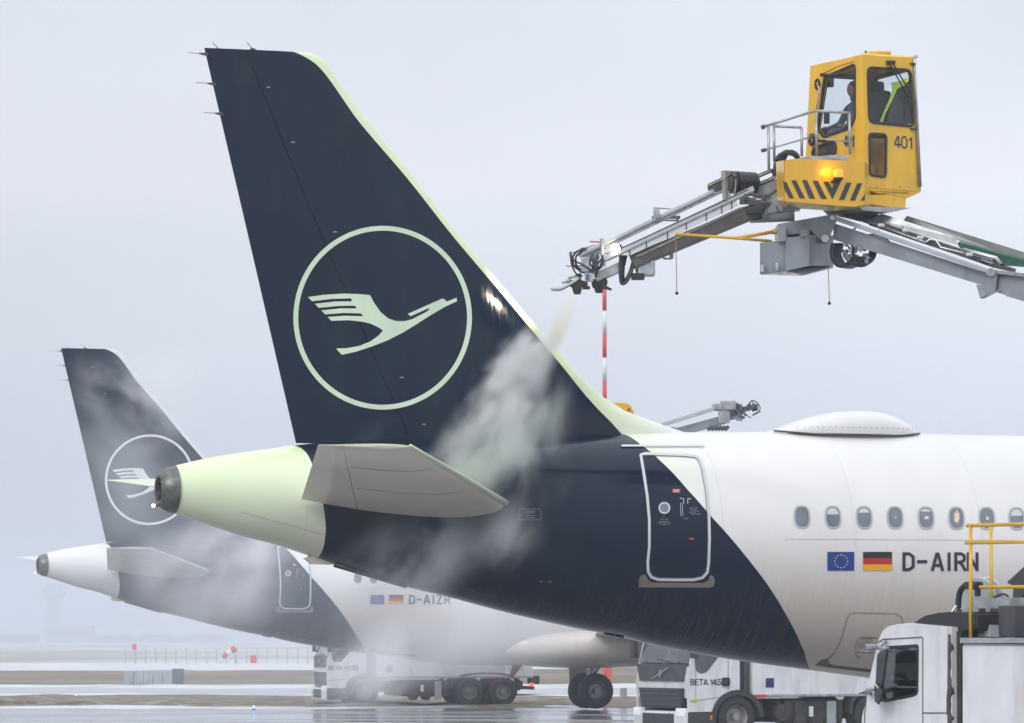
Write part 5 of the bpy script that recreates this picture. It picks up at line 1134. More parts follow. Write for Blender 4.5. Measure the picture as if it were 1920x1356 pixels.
# ------------------------------------------------------------------ BETA trucks
def beta_truck(loc, yaw, label, full=True):
    root = empty('tanker_truck', loc, yaw, label=label, cat='truck', group='white BETA 145 de-icing trucks')
    hw = 1.24
    # cab shell: side outline with opening, x forward, front axle at 0
    so_ = [(1.32, .62), (1.34, 1.30), (1.28, 1.72), (1.02, 2.75), (.90, 2.95), (-.04, 3.0), (-.06, 2.6), (-.06, 1.14), (.05, 1.14), (.42, .96), (.56, .78), (.60, .62)]
    so_ = [(x, z) for x, z in so_]
    sw = [(.90, 2.55), (1.02, 1.95), (.86, 1.60), (.55, 1.52), (.15, 1.78), (-.28, 2.25), (-.28, 2.62)] if False else [(.98, 2.62), (1.16, 1.95), (1.13, 1.60), (1.0, 1.51), (.82, 1.54), (.47, 1.93), (.38, 2.62)]
    for s in (1, -1):
        bm = NB(); plate(bm, so_, [roundp(sw, .08)], lambda u, v, off, s=s: Vector((u, s * (hw + off), v)), .05); sd_ = obj('cab_side', bm, M['twhite'], root)
        bm = NB(); plate(bm, inset(roundp(sw, .08), -.01), [], lambda u, v, off, s=s: Vector((u, s * (hw + off - .02), v)), .006); obj('side_window', bm, M['tglass'], sd_)
        bm = NB(); tube(bm, [(.40, s * (hw + .002), .98), (1.12, s * (hw + .002), .90), (1.12, s * (hw + .002), 1.75)], .008, 4); tube(bm, [(.25, s * (hw + .002), 1.14), (.25, s * (hw + .002), 2.85)], .008, 4); obj('door_seam', bm, M['seam'], sd_)
        bm = NB(); box(bm, (.33, s * (hw + .015), 1.33), (.20, .03, .20), .05); obj('door_handle', bm, M['tdark'], sd_)
        bm = NB(); box(bm, (1.18, s * (hw + .012), .90), (.16, .02, .06), .01); obj('side_marker', bm, mat('marker_yellow', (.6, .5, .08), .4), sd_)
        # arch over the front wheel
        bm = NB(); arc = [(.0 + .70 * math.cos(t), .52 + .62 * math.sin(t)) for t in [math.pi * k / 14 for k in range(15)]] + [(-.56, .50)] + [(.0 + .58 * math.cos(math.pi - t), .52 + .50 * math.sin(math.pi - t)) for t in [math.pi * k / 14 for k in range(1, 15)]]
        plate(bm, arc, [], lambda u, v, off, s=s: Vector((u, s * (hw + .03 + off), v)), .45); obj('wheel_arch', bm, M['tdark'], root)
        bm = NB(); box(bm, (.95, s * (hw - .12), .45), (.75, .25, .42), .04); st = obj('step_box', bm, M['tdark'], root); bm = NB(); box(bm, (.72, s * (hw + .02), .50), (.05, .03, .10), .005); obj('amber_lamp', bm, M['amberoff'], st)
    # front: lower skin, windscreen, grille, bumper
    bm = NB(); hexa(bm, [(1.30, -hw + .02, .95), (1.30, hw - .02, .95), (1.20, hw - .02, .95), (1.20, -hw + .02, .95)], [(1.335, -hw + .02, 1.70), (1.335, hw - .02, 1.70), (1.20, hw - .02, 1.70), (1.20, -hw + .02, 1.70)]); bmesh.ops.bevel(bm, geom=bm.edges[:], offset=.02, segments=2, affect='EDGES'); obj('front_panel', bm, M['twhite'], root)
    bm = NB(); hexa(bm, [(1.36, -hw + .2, 1.34), (1.36, hw - .2, 1.34), (1.30, hw - .2, 1.34), (1.30, -hw + .2, 1.34)], [(1.34, -hw + .02, 1.74), (1.34, hw - .02, 1.74), (1.25, hw - .02, 1.74), (1.25, -hw + .02, 1.74)]); fp = obj('dark_front_panel', bm, M['dark'], root)
    bm = NB(); tube(bm, [(1.375, .42, 1.66), (1.375, -.42, 1.38)], .014, 6); tube(bm, [(1.38 , .055 * math.cos(t), 1.52 + .075 * math.sin(t)) for t in [k * math.pi / 8 for k in range(16)]], .014, 6, True); obj('front_badge', bm, M['silver'], fp)
    bm = NB(); hexa(bm, [(1.29, -hw + .05, 1.76), (1.29, hw - .05, 1.76), (1.27, hw - .05, 1.76), (1.27, -hw + .05, 1.76)], [(1.03, -hw + .1, 2.72), (1.03, hw - .1, 2.72), (1.01, hw - .1, 2.72), (1.01, -hw + .1, 2.72)]); ws = obj('windscreen', bm, M['tglass'], root)
    bm = NB(); tube(bm, [(1.34, -.9, 1.77), (1.36, 0, 1.76), (1.34, .9, 1.77)], .016, 6); tube(bm, [(1.34, .5, 1.78), (1.30, -.3, 1.86)], .012, 6); obj('wiper', bm, M['black'], ws)
    bm = NB(); hexa(bm, [(1.35, -hw + .28, .72), (1.35, hw - .28, .72), (1.25, hw - .28, .72), (1.25, -hw + .28, .72)], [(1.37, -hw + .18, 1.18), (1.37, hw - .18, 1.18), (1.25, hw - .18, 1.18), (1.25, -hw + .18, 1.18)]); gr = obj('grille', bm, M['tdark'], root)
    for z in (.80, .92, 1.04, 1.14): bm = NB(); box(bm, (1.375, 0, z), (.02, 1.9, .03), .005); obj('grille_bar', bm, M['dark'], gr)
    bm = NB(); box(bm, (1.22, 0, .42), (.42, 2.44, .46), .06); bu_ = obj('bumper', bm, M['twhite'], root)
    bm = NB(); box(bm, (1.43, 0, .44), (.03, 1.5, .30), .01); obj('bumper_grille', bm, M['tdark'], bu_)
    for s in (1, -1):
        bm = NB(); box(bm, (1.38, s * 1.02, .62), (.14, .34, .20), .03); hl = obj('headlight', bm, M['lampw'], root)
        bm = NB(); tube(bm, [(1.16, s * 1.22, 2.5), (1.3, s * 1.42, 2.45)], .02, 6); box(bm, (1.28, s * 1.45, 2.15), (.12, .22, .55), .03); obj('mirror', bm, M['tdark'], root)
    bm = NB(); hexa(bm, [(1.0, -hw + .03, 2.9), (1.0, hw - .03, 2.9), (-.04, hw - .03, 2.9), (-.04, -hw + .03, 2.9)], [(.85, -hw + .15, 3.05), (.85, hw - .15, 3.05), (.02, hw - .15, 3.1), (.02, -hw + .15, 3.1)]); box(bm, (1.0, 0, 2.83), (.12, 2.4, .2), .03); obj('cab_roof', bm, M['twhite'], root)
    bm = NB(); box(bm, (-.045, 0, 1.95), (.05, 2.42, 1.85), .01); obj('cab_back', bm, M['twhite'], root)
    bm = NB(); box(bm, (.62, 0, 1.02), (1.2, 2.36, .08), .02); box(bm, (1.12, 0, 1.55), (.25, 2.3, .35), .05); box(bm, (.3, .5, 1.6), (.45, .5, 1.0), .1); box(bm, (.3, -.5, 1.6), (.45, .5, 1.0), .1); obj('interior', bm, M['interior'], root)
    bm = NB(); stroke_text(bm, 'BETA 145', .80, .15, lambda x, y: Vector((1.25 - x, hw + .006, 1.25 + y)), .027); obj('lettering', bm, M['ink'], root, label='BETA 145 in dark letters')
    # chassis, tank body
    bm = NB(); box(bm, (-2.9, 0, .72), (5.8, .9, .28), .02); box(bm, (-2.1, .85, .62), (1.5, .5, .55), .05); box(bm, (-2.3, -.85, .62), (1.9, .5, .55), .05)
    for x in (-1.2, -1.6, -2.9, -5.4): box(bm, (x, 0, .62), (.12, 2.2, .5), .02)
    cyl(bm, (-1.25, 1.0, .6), (-1.25, 1.2, .6), .2); cyl(bm, (-1.75, .9, .38), (-1.75, 1.15, .38), .18); cyl(bm, (-2.2, .9, .38), (-2.2, 1.15, .38), .18); obj('chassis', bm, M['chassis'], root, True, auto=40)
    bm = NB(); box(bm, (-2.62, 1.14, .55), (.24, .06, .62), .01); obj('side_canister', bm, M['concrete'], root); bm = NB(); box(bm, (-2.05, 1.16, .62), (.10, .05, .24), .01); obj('side_tag', bm, M['mwhite'], root)
    bm = NB(); box(bm, (-.24, 0, 1.7), (.2, 2.2, 2.1), .03); tube(bm, [(-.28, 1.12, 1.0), (-.28, 1.12, 2.6)], .06, 10); obj('rear_stack', bm, M['dark'], root)
    bm = NB(); box(bm, (-3.2, 0, 1.86), (5.55, 2.46, 1.72), .04); tk = obj('tank_body', bm, M['twhite'], root)
    bm = NB(); box(bm, (-3.2, 1.235, 1.0), (5.6, .04, .06), .01); obj('lower_trim', bm, M['steel'], tk)
    for x in (-.62, -4.6):
        bm = NB(); box(bm, (x, 1.26, .99), (.34, .02, .07), .005); obj('reflector', bm, M['mred'], tk)
    bm = NB(); box(bm, (-.88, 1.235, 1.30), (.22, .012, .22)); obj('blue_placard', bm, mat('placard_navy', (.02, .03, .12), .4), tk)
    bm = NB(); text_bm(bm, '0107', .45, .16, lambda x, y: Vector((-3.42 - x, 1.238, 1.62 + y)), .0)
    obj('body_number', bm, M['dark'], tk)
    bm = NB()
    for x in (-4.55, -5.15):
        a = [(x, 1.25), (x - .45, 1.25), (x - .45, 1.55), (x, 1.55)]; tube(bm, [(p, 1.236, q) for p, q in a], .006, 4, True)
        for z in (1.33, 1.40, 1.47): tube(bm, [(x - .06, 1.236, z), (x - .38, 1.236, z)], .004, 4)
    tube(bm, [(-4.1 + .2 * math.cos(t), 1.236, 1.95 + .2 * math.sin(t)) for t in [k * math.pi / 10 for k in range(15)]], .012, 4)
    obj('hatch_outline', bm, M['seam'], tk)
    for x, r in ((0, .51), (-3.72, .51), (-4.92, .51)):
        for s in (1, -1): wheel(root, (x, s * 1.06, r), (0, s, 0), r, .34)
        bm = NB(); cyl(bm, (x, -1, r), (x, 1, r), .09); obj('axle', bm, M['chassis'], root)
    for s in (1, -1):
        bm = NB(); arc = [(-4.32 + 1.25 * math.cos(t), .58 + .58 * math.sin(t) ** .45) for t in [math.pi * k / 14 for k in range(15)]]; arc2 = [(x * 1 - (x + 4.32) * .06, z - .05) for x, z in reversed(arc)]
        plate(bm, arc + arc2, [], lambda u, v, off, s=s: Vector((u, s * (1.24 + off), v)), .4); obj('mudguard', bm, M['tdark'], root)
        bm = NB(); box(bm, (-6.0, s * .95, .72), (.08, .34, .14), .02); obj('tail_light', bm, M['taill'], root)
    bm = NB(); box(bm, (-6.0, 0, .62), (.12, 2.3, .12), .02); box(bm, (-6.15, .6, .9), (.35, .5, .3), .05); obj('rear_bumper', bm, M['dark'], root)
    return root
def ground_at(px, D): return (P(px, 1198, D).x, D, 0)
t1 = beta_truck(ground_at(1333, 97), R(180 + 27), 'white BETA 145 tanker truck under the big airliner, its grille and headlights to the left')
t2 = beta_truck(ground_at(671, 143), R(180 + 13), 'smaller white BETA 145 tanker truck wrapped in steam beneath the farther airliner')

# ------------------------------------------------------------------ truck at the lower right
tq = P(1775, 1198, 46)
TY = R(180 - 57)
FT = Frame((tq.x, tq.y, 0), TY)                 # local x forward, +y the visible left side
tr3 = empty('service_truck', FT.loc, TY, label='white truck cab with black roof spoiler and yellow railing behind, cropped at the lower right', cat='truck')
def T(px, py, y=0.0):
    u, z = FT.hit(px, py, y); return Vector((u, y, z))
def T2(px, py): u, z = FT.hit(px, py, 0.0); return (u, z)
def tmap(u, v, off): return Vector((u, off, v))
cabo = [T2(*p) for p in ((1776, 1420), (1614, 1420), (1616, 1345), (1622, 1322), (1626, 1290), (1637, 1243), (1649, 1196), (1655, 1183), (1664, 1175), (1680, 1171), (1700, 1169), (1776, 1176))]
winp = roundp([T2(*p) for p in ((1657, 1212), (1720, 1208), (1723, 1212), (1722, 1302), (1712, 1307), (1655, 1318), (1647, 1290))], .05)
bm = NB(); plate(bm, cabo, [winp], tmap, .06); cs = obj('cab_side', bm, M['twhite'], tr3)
bm = NB(); plate(bm, winp, [inset(winp, .035)], lambda u, v, o_: Vector((u, .004 + o_, v)), .03); obj('window_seal', bm, M['black'], cs)
bm = NB(); plate(bm, inset(winp, .02), [], lambda u, v, o_: Vector((u, -.02 + o_, v)), .008); obj('window_pane', bm, M['tglass'], cs)
bm = NB()
for pts in ([(1648, 1204), (1655, 1199), (1728, 1195)], [(1730, 1195), (1730, 1420)], [(1730, 1337), (1775, 1337)], [(1625, 1300), (1621, 1340), (1621, 1420)]): tube(bm, [T(x, y, .004) for x, y in pts], .008, 4)
obj('door_seam', bm, M['seam'], cs)
# cab body behind the side skin (windscreen side, roof, rear)
WD = -2.3
bm = NB(); plate(bm, cabo, [winp], lambda u, v, o_: Vector((u, WD + o_, v)), .06); obj('far_cab_side', bm, M['twhite'], tr3)
bm = NB()
ring = cabo[5:]                        # roof skin from windscreen top to the rear
for (a, b_), (c, d) in zip(ring, ring[1:]): V = [bm.verts.new(p) for p in ((a, -.03, b_ + .004), (c, -.03, d + .004), (c, WD - .03, d + .004), (a, WD - .03, b_ + .004))]; bm.faces.new(V)
bmesh.ops.remove_doubles(bm, verts=bm.verts, dist=.001); bmesh.ops.solidify(bm, geom=bm.faces[:], thickness=.03); obj('cab_roof', bm, M['twhite'], tr3, True, auto=40)
bm = NB(); a, b_ = cabo[4], cabo[6]; V = [(a[0], -.06, a[1]), (b_[0], -.06, b_[1]), (b_[0], WD, b_[1]), (a[0], WD, a[1])]; prism(bm, V, (.015, 0, 0)); obj('windscreen', bm, M['tglass'], tr3)
bm = NB(); a, b_ = cabo[1], cabo[4]; prism(bm, [(a[0] - .02, -.05, a[1]), (b_[0] - .02, -.05, b_[1]), (b_[0] - .02, WD, b_[1]), (a[0] - .02, WD, a[1])], (.06, 0, 0)); obj('front_panel', bm, M['twhite'], tr3)
bm = NB(); u, z = T2(1776, 1176); prism(bm, [(u, -.03, z), (u, WD, z), (u, WD, z - 1.8), (u, -.03, z - 1.8)], (-.04, 0, 0)); obj('cab_back', bm, M['twhite'], tr3)
bm = NB(); a = T2(1680, 1325); box(bm, (a[0] - .0, WD / 2, a[1] - .35), (1.5, 2.1, .1), .02); box(bm, (T2(1640, 1300)[0] - .15, WD / 2, T2(1650, 1300)[1]), (.35, 2.1, .3), .05)
s0 = T2(1708, 1262); box(bm, (s0[0] - .15, -.65, s0[1] + .1), (.22, .5, .75), .08); box(bm, (s0[0] - .15, -1.7, s0[1] + .1), (.22, .5, .75), .08); obj('cab_interior', bm, M['interior'], tr3)
bm = NB(); c = T(1686, 1292, -.55); m_ = Matrix.Rotation(R(-60), 3, 'Y'); tube(bm, [c + m_ @ Vector((.2 * math.cos(t), .2 * math.sin(t), 0)) for t in [k * math.pi / 12 for k in range(24)]], .02, 8, True); obj('steering_wheel', bm, M['black'], tr3, True)
# spoiler
sp3 = [T2(*p) for p in ((1688, 1183), (1689, 1174), (1700, 1163), (1718, 1155), (1745, 1149), (1772, 1147), (1815, 1147), (1815, 1183), (1776, 1186))]
bm = NB(); prism(bm, [(u, -.12, z) for u, z in sp3], (0, WD + .24, 0)); bmesh.ops.bevel(bm, geom=bm.edges[:], offset=.03, segments=3, affect='EDGES'); obj('roof_spoiler', bm, M['black'], tr3, True, auto=40)
bm = NB(); prism(bm, [T(x, y, -.1) for x, y in ((1776, 1184), (1802, 1184), (1802, 1420), (1776, 1420))], (0, -2.0, 0)); ga = obj('dark_gap_wall', bm, M['chassis'], tr3)
bm = NB(); random.seed(11)
pts = [T(1781 + random.uniform(-2, 2), y, -.03) for y in range(1190, 1420, 12)]; tube(bm, pts, [random.uniform(.02, .05) for _ in pts], 6); obj('crumpled_cover', bm, M['dark'], tr3, True)
# mirrors
bm = NB(); hexa(bm, [T(1641, 1288, .10), T(1657, 1287, .10), T(1657, 1287, .28), T(1641, 1288, .28)], [T(1645, 1221, .10), T(1666, 1219, .10), T(1666, 1219, .28), T(1645, 1221, .28)]); bmesh.ops.bevel(bm, geom=bm.edges[:], offset=.03, segments=3, affect='EDGES')
mi_ = obj('mirror', bm, M['tdark'], tr3, True, auto=50)
bm = NB(); hexa(bm, [T(1641, 1322, .10), T(1653, 1321, .10), T(1653, 1321, .25), T(1641, 1322, .25)], [T(1638, 1291, .10), T(1658, 1290, .10), T(1658, 1290, .25), T(1638, 1291, .25)]); bmesh.ops.bevel(bm, geom=bm.edges[:], offset=.03, segments=3, affect='EDGES'); obj('wide_angle_mirror', bm, M['tdark'], mi_, True, auto=50)
bm = NB(); tube(bm, [T(1630, 1213, .2), T(1650, 1212, .12), T(1661, 1203, .02)], .02, 8); box(bm, T(1634, 1213, .2), (.10, .10, .06), .01); box(bm, T(1656, 1216, .12), (.16, .06, .04), .01); tube(bm, [T(1632, 1300, .0), T(1626, 1296, .1), T(1640, 1290, .15)], .03, 8); tube(bm, [T(1608, 1221, .2), T(1635, 1223, .2)], .006, 6); obj('mirror_arm', bm, M['steel'], mi_, True)
# body box
bm = NB(); prism(bm, [T(x, y, .05) for x, y in ((1803, 1207), (2240, 1213), (2240, 1640), (1803, 1640))], (0, -2.35, 0)); bmesh.ops.bevel(bm, geom=bm.edges[:], offset=.02, segments=2, affect='EDGES'); bo = obj('body_box', bm, M['twhite'], tr3)
bm = NB(); prism(bm, [T(x, y, .09) for x, y in ((1800, 1196), (2240, 1196), (2240, 1206), (1800, 1206))], (0, -2.43, 0)); obj('top_ledge', bm, M['steel'], bo)
for k, sg_ in enumerate(([(1820, 983), (1820, 1197)], [(1858, 986), (1860, 1197)], [(1813, 986), (2160, 975)], [(1811, 1018), (2160, 1012)], [(1838, 1101), (2160, 1100)], [(2100, 977), (2100, 1197)], [(1813, 986), (1863, 985)])):
    bm = NB(); yy = -.12 if k != 1 else -.75
    if k == 6: tube(bm, [T(1815, 985, -.12), T(1863, 984, -.75)], .021, 10)
    else: tube(bm, [T(x, y, yy) for x, y in sg_], .021, 10)
    if k == 0: ry = obj('yellow_railing', bm, M['yellow'], tr3, True)
    else: obj('rail', bm, M['yellow'], ry, True)
# reel on the platform
c = T(1834, 1123, -.9); ax = Vector((-.30, .95, 0)).normalized()
bm = NB(); lathe(bm, c, ax, [(-.03, .0), (-.03, .09), (-.02, .24), (.0, .252), (.02, .24), (.02, 0)], 40); rr_ = obj('hose_reel', bm, mat('reel_blue_grey', (.36, .40, .42), .45, .2), tr3, True, auto=30)
bm = NB(); lathe(bm, c - ax * .16, ax, [(-.03, .0), (-.03, .23), (.0, .252), (.02, .24), (.02, .10), (.16, .10)], 40); obj('reel_disc', bm, mat('reel_grey2', (.40, .44, .47), .45, .2), rr_, True, auto=30)
bm = NB(); tube(bm, smooth_path([T(1812, 1096, -.6), T(1800, 1110, -.6), T(1797, 1140, -.6), T(1803, 1160, -.6)], 6), .035, 10); box(bm, T(1826, 1098, -.5), (.2, .12, .09), .02); box(bm, T(1833, 1110, -.5), (.06, .05, .10), .01); obj('reel_bracket', bm, M['black'], rr_, True, auto=40)
bm = NB(); tube(bm, smooth_path([T(1793, 1136, -.5), T(1779, 1158, -.4), T(1785, 1163, -.4), T(1805, 1163, -.4)], 5), .016, 8); obj('reel_handle', bm, M['silver'], rr_, True)
bm = NB(); prism(bm, [T(x, y, -.5) for x, y in ((1826, 1121), (2200, 1119), (2200, 1140), (1826, 1141))], (0, -.15, 0)); prism(bm, [T(x, y, -.5) for x, y in ((1827, 1140), (1835, 1140), (1832, 1196), (1825, 1196))], (0, -.1, 0)); prism(bm, [T(x, y, -.5) for x, y in ((1880, 1140), (1890, 1140), (1888, 1196), (1877, 1196))], (0, -.1, 0)); fm = obj('platform_frame', bm, M['steel'], tr3)
bm = NB(); prism(bm, [T(x, y, -.8) for x, y in ((1888, 1092), (1925, 1058), (1990, 1010), (2050, 1010), (2050, 1110), (1930, 1102), (1915, 1120), (1912, 1190), (1990, 1190), (1990, 1200), (1895, 1200), (1900, 1100))], (0, -.4, 0)); obj('machinery_housing', bm, M['dark'], tr3)
bm = NB(); tube(bm, smooth_path([T(1864, 1120, -.3), T(1880, 1114, -.3), T(1890, 1118, -.3)], 5), .014, 8); box(bm, T(1845, 1180, -.4), (.3, .2, .18), .04, ); box(bm, T(1900, 1165, -.4), (.3, .2, .35), .03); obj('machinery', bm, M['dark'], tr3, True, auto=40)
bm = NB(); prism(bm, [T(x, y, -.3) for x, y in ((1833, 1168), (1855, 1172), (1858, 1194), (1834, 1194))], (0, -.3, 0)); obj('curved_guard', bm, M['greyl'], tr3)
for x in (.55, -3.6, -4.8):
    for y in (-.2, -2.1): wheel(tr3, (x, y, .48), (0, 1 if y > -1 else -1, 0), .48, .3)
bm = NB(); box(bm, (-2.3, -1.15, .68), (6.0, .9, .26), .02); obj('chassis', bm, M['chassis'], tr3)

# ------------------------------------------------------------------ second boom behind the fuselage
D4 = 92.0
def Q(px, py, d=0.0): return P(px, py, D4 + d)
b2 = empty('deicing_boom', (P(1280, 1198, D4).x, D4, 5), 0, label='retracted grey boom and yellow cab roof showing above the white fuselage', cat='boom')
c7 = lambda x, y: (1080 + x / 3.478, 430 + y / 3.478)
bm = NB(); yb = [c7(*p) for p in ((205, 1125), (350, 1135), (388, 1215), (390, 1300), (200, 1300), (165, 1135))]; prism(bm, [Q(*p) for p in yb], (0, 1.4, 0)); bmesh.ops.bevel(bm, geom=bm.edges[:], offset=.04, segments=2, affect='EDGES'); yc = obj('yellow_cab', bm, M['yellow'], b2, world=True)
bm = NB(); prism(bm, [Q(*c7(*p), -.03) for p in ((283, 1178), (330, 1188), (360, 1205), (350, 1235), (300, 1205))], (0, .03, 0)); seg2 = [c7(340, 1165), c7(352, 1180), c7(335, 1190)]; tube(bm, [Q(*p, -.06) for p in seg2], .02, 6); obj('cab_window', bm, M['black'], yc, world=True)
bm = NB(); beam(bm, Q(*c7(560, 1275), -.3), Q(*c7(900, 1170), -.3), .12, .09, .01); obj('fluid_channel', bm, M['greyl'], b2, world=True)
bm = NB(); beam(bm, Q(*c7(640, 1330)), Q(*c7(990, 1235)), .35, 16 * D4 / FPX, .02); beam(bm, Q(*c7(960, 1225)), Q(*c7(1080, 1195)), .22, .22, .02); obj('boom_beam', bm, M['greyp'], b2, world=True)
bm = NB()
for x in (935, 955, 975, 990): beam(bm, Q(*c7(x, 1185), -.25), Q(*c7(x + 5, 1265), -.25), .06, .06)
box(bm, Q(*c7(930, 1160), -.1), (.3, .3, .16), .03); box(bm, Q(*c7(990, 1150), -.1), (.35, .3, .22), .03); tube(bm, [Q(*c7(1020, 1115)), Q(*c7(1035, 1180))], .05, 8); box(bm, Q(*c7(1065, 1205)), (.14, .2, .3), .02); obj('boom_head', bm, M['steel'], b2, world=True)
bm = NB(); random.seed(5)
for k in range(16):
    x, y = random.uniform(1020, 1150), random.uniform(1150, 1220); tube(bm, smooth_path([Q(*c7(x, y), -.1), Q(*c7(x + random.uniform(-30, 40), y + random.uniform(-35, 25)), -.15), Q(*c7(x + random.uniform(10, 50), y + random.uniform(-20, 30)), -.1)], 4), random.uniform(.012, .03), 6)
tube(bm, smooth_path([Q(*c7(*p), -.1) for p in ((1130, 1150), (1145, 1118), (1180, 1130), (1200, 1165), (1190, 1190), (1160, 1205))], 5), .016, 6); box(bm, Q(*c7(1165, 1163)), (.15, .15, .15), .03); box(bm, Q(*c7(1110, 1170)), (.2, .15, .1), .03)
for k in range(6): x = 860 + 22 * k; tube(bm, [Q(*c7(x, 1310), -.2), Q(*c7(x + 25, 1285), -.2)], .04, 8)
obj('hose_tangle', bm, M['hosed'], b2, True, world=True)
bm = NB(); tube(bm, [Q(*c7(1150, 1215)), Q(*c7(1205, 1185))], .025, 6); obj('head_pipe', bm, M['silver'], b2, world=True)
# its pedestal behind the fuselage
bm = NB(); beam(bm, Q(1172, 800, .7), P(1500, 1120, 97.5), .36, .45, .02); cyl(bm, P(1500, 1110, 97.5), P(1500, 1166, 97.5), .4, .5, 20); beam(bm, Q(1172, 812, .6), Q(*c7(650, 1335)), .3, .3, .02); obj('lower_boom', bm, M['greyp'], b2, world=True)

# ------------------------------------------------------------------ small and far things
DM = 160.0
mast = empty('striped_mast', (P(1133, 1198, DM).x, DM, 0), 0, label='tall red and white striped pole rising behind the fuselage', cat='mast')
ys = [1310, 1225, 1136, 1048, 958, 870, 793, 715, 671, 627, 545, 452]
ys = [1332, 1240, 1150, 1062, 975, 888, 802, 715, 671, 627, 583, 545]
bands = [(452, 545, 0), (545, 583, 1), (583, 627, 0), (627, 671, 1), (671, 715, 0), (715, 760, 1)]
bands = [(452, 540, 0), (540, 583, 1), (583, 627, 0), (627, 671, 1), (671, 715, 0), (715, 760, 1)]
y = 760; k = 0
while y < 1308: bands.append((y, min(y + 44, 1309), k % 2)); y += 44; k += 1
for a, b_, c in bands:
    bm = NB(); za, zb_ = P(1133, a, DM).z, max(0, P(1133, b_, DM).z); x = P(1133.5, 600, DM).x
    cyl(bm, (x, DM, zb_), (x, DM, za), .085, seg=14); obj('red_band' if c else 'white_band', bm, M['mred'] if c else M['mwhite'], mast, True, world=True)
bm = NB(); beam(bm, P(1106, 453, DM), P(1134, 455, DM), .06, .06); obj('red_crossarm', bm, M['mred'], mast, world=True)
# windsock
wsx = P(443, 1243, 372)
wsn = empty('windsock', (wsx.x, 372, 0), 0, label='red and white windsock drooping to the left in the haze', cat='windsock')
bm = NB(); tube(bm, [(wsx.x, 372, 0), P(438, 1214, 372)], .06, 6); obj('pole', bm, M['concrete'], wsn, world=True)
tips = [P(442, 1216, 372), P(434, 1220, 372), P(425, 1225, 372), P(418, 1234, 372), P(412, 1243, 372)]; rads = [.30, .27, .24, .18, .12]
for k in range(4): bm = NB(); tube(bm, [tips[k], tips[k + 1]], [rads[k], rads[k + 1]], 12); obj('sock_band', bm, M['mred'] if k % 2 == 0 else M['mwhite'], wsn, True, world=True)
# low container
D5 = 208
ct = empty('concrete_container', ground_at(288, D5), 0, label='low pale grey container with a dark end on the brown bank', cat='container')
for k in range(5):
    x0, x1 = 233 + k * 18.2, 233 + (k + 1) * 18.2; bm = NB(); a, b_ = P(x0, 1262, D5 - .5), P(x1 - .6, 1262, D5 - .5); box(bm, ((a.x + b_.x) / 2, D5, .37), (b_.x - a.x, 1.2, .70), .02); obj('panel', bm, M['concrete'], ct, world=True)
bm = NB(); a, b_ = P(324, 1262, D5), P(343, 1262, D5); box(bm, ((a.x + b_.x) / 2, D5, .42), (b_.x - a.x, 1.2, .80), .02); obj('dark_end', bm, mat('slate_panel', (.10, .125, .15), .6), ct, world=True)
# far fence: posts and rails
fn = empty('perimeter_fence', ground_at(420, 385), 0, label='thin wire perimeter fence fading into the haze beyond the windsock', cat='fence')
for k in range(34):
    x = P(235 + k * 19, 1240, 385).x; bm = NB(); beam(bm, (x, 385, 0), (x, 385, 1.45), .07, .07); obj('post', bm, M['concrete'], fn, world=True)
for z in (.5, .95, 1.4): bm = NB(); beam(bm, (P(235, 1240, 385).x, 385, z), (P(870, 1240, 385).x, 385, z), .03, .03); obj('wire', bm, M['concrete'], fn, world=True)
for px, py, r, lb in ((475, 1236, .18, 'faint red marker panel right of the windsock'), (252, 1213, .13, 'faint red light high on a stub at the left of the fence')):
    q = P(px, py, 380); o = empty('red_marker', (q.x, 380, 0), 0, label=lb, cat='marker'); bm = NB(); beam(bm, (q.x, 380, 0), (q.x, 380, q.z), .05, .05); obj('stake', bm, M['concrete'], o, world=True); bm = NB(); box(bm, q, (r * 3, .1, r * 4), .02); obj('panel', bm, M['mred'], o, world=True)
# road side lamps
for px, py, D, lb in ((143, 1303, 158, 'small blue-lit edge lamp on the snow at the left'), (476, 1331, 134.5, 'tiny blue edge lamp on the wet apron'), (283, 1288, 196, 'small white edge box on the snow strip')):
    q = P(px, py, D); o = empty('edge_lamp', (q.x, D, 0), 0, label=lb, cat='lamp'); bm = NB(); cyl(bm, (q.x, D, 0), (q.x, D, max(q.z - .04, .05)), .05, .06, 10); obj('base', bm, M['orange'] if px == 143 else M['concrete'], o, world=True)
    bm = NB(); bmesh.ops.create_uvsphere(bm, u_segments=12, v_segments=8, radius=.035, matrix=Matrix.Translation((q.x, D, max(q.z, .12)))); obj('lens', bm, M['bluel'] if px != 283 else M['mwhite'], o, True, world=True)
# markers by the wheel
D6 = 190; q = P(1141, 1290, D6); mk = empty('barrier_marker', (q.x, D6, 0), 0, label='red and white barrier block behind the airliner wheel', cat='barrier')
bm = NB(); a, b_ = P(1132, 1290, D6).x, P(1147, 1290, D6).x; box(bm, ((a + b_) / 2, D6, .52), (b_ - a, .3, 1.0), .03); obj('red_block', bm, mat('barrier_red', (.50, .10, .07), .5), mk, world=True); bm = NB(); box(bm, ((a + b_) / 2, D6, 1.12), (b_ - a, .3, .2), .03); obj('white_top', bm, M['mwhite'], mk, world=True)
D7 = 148
for px in (1168, 1179.5): pass
q = P(1169, 1318, D7); bl = empty('bollard', (q.x, D7, 0), 0, label='short grey bollard on the snow left of the BETA truck', cat='bollard'); bm = NB(); cyl(bm, (q.x, D7, 0), (q.x, D7, .56), .125, seg=18); obj('post', bm, M['concrete'], bl, True, world=True, auto=40)
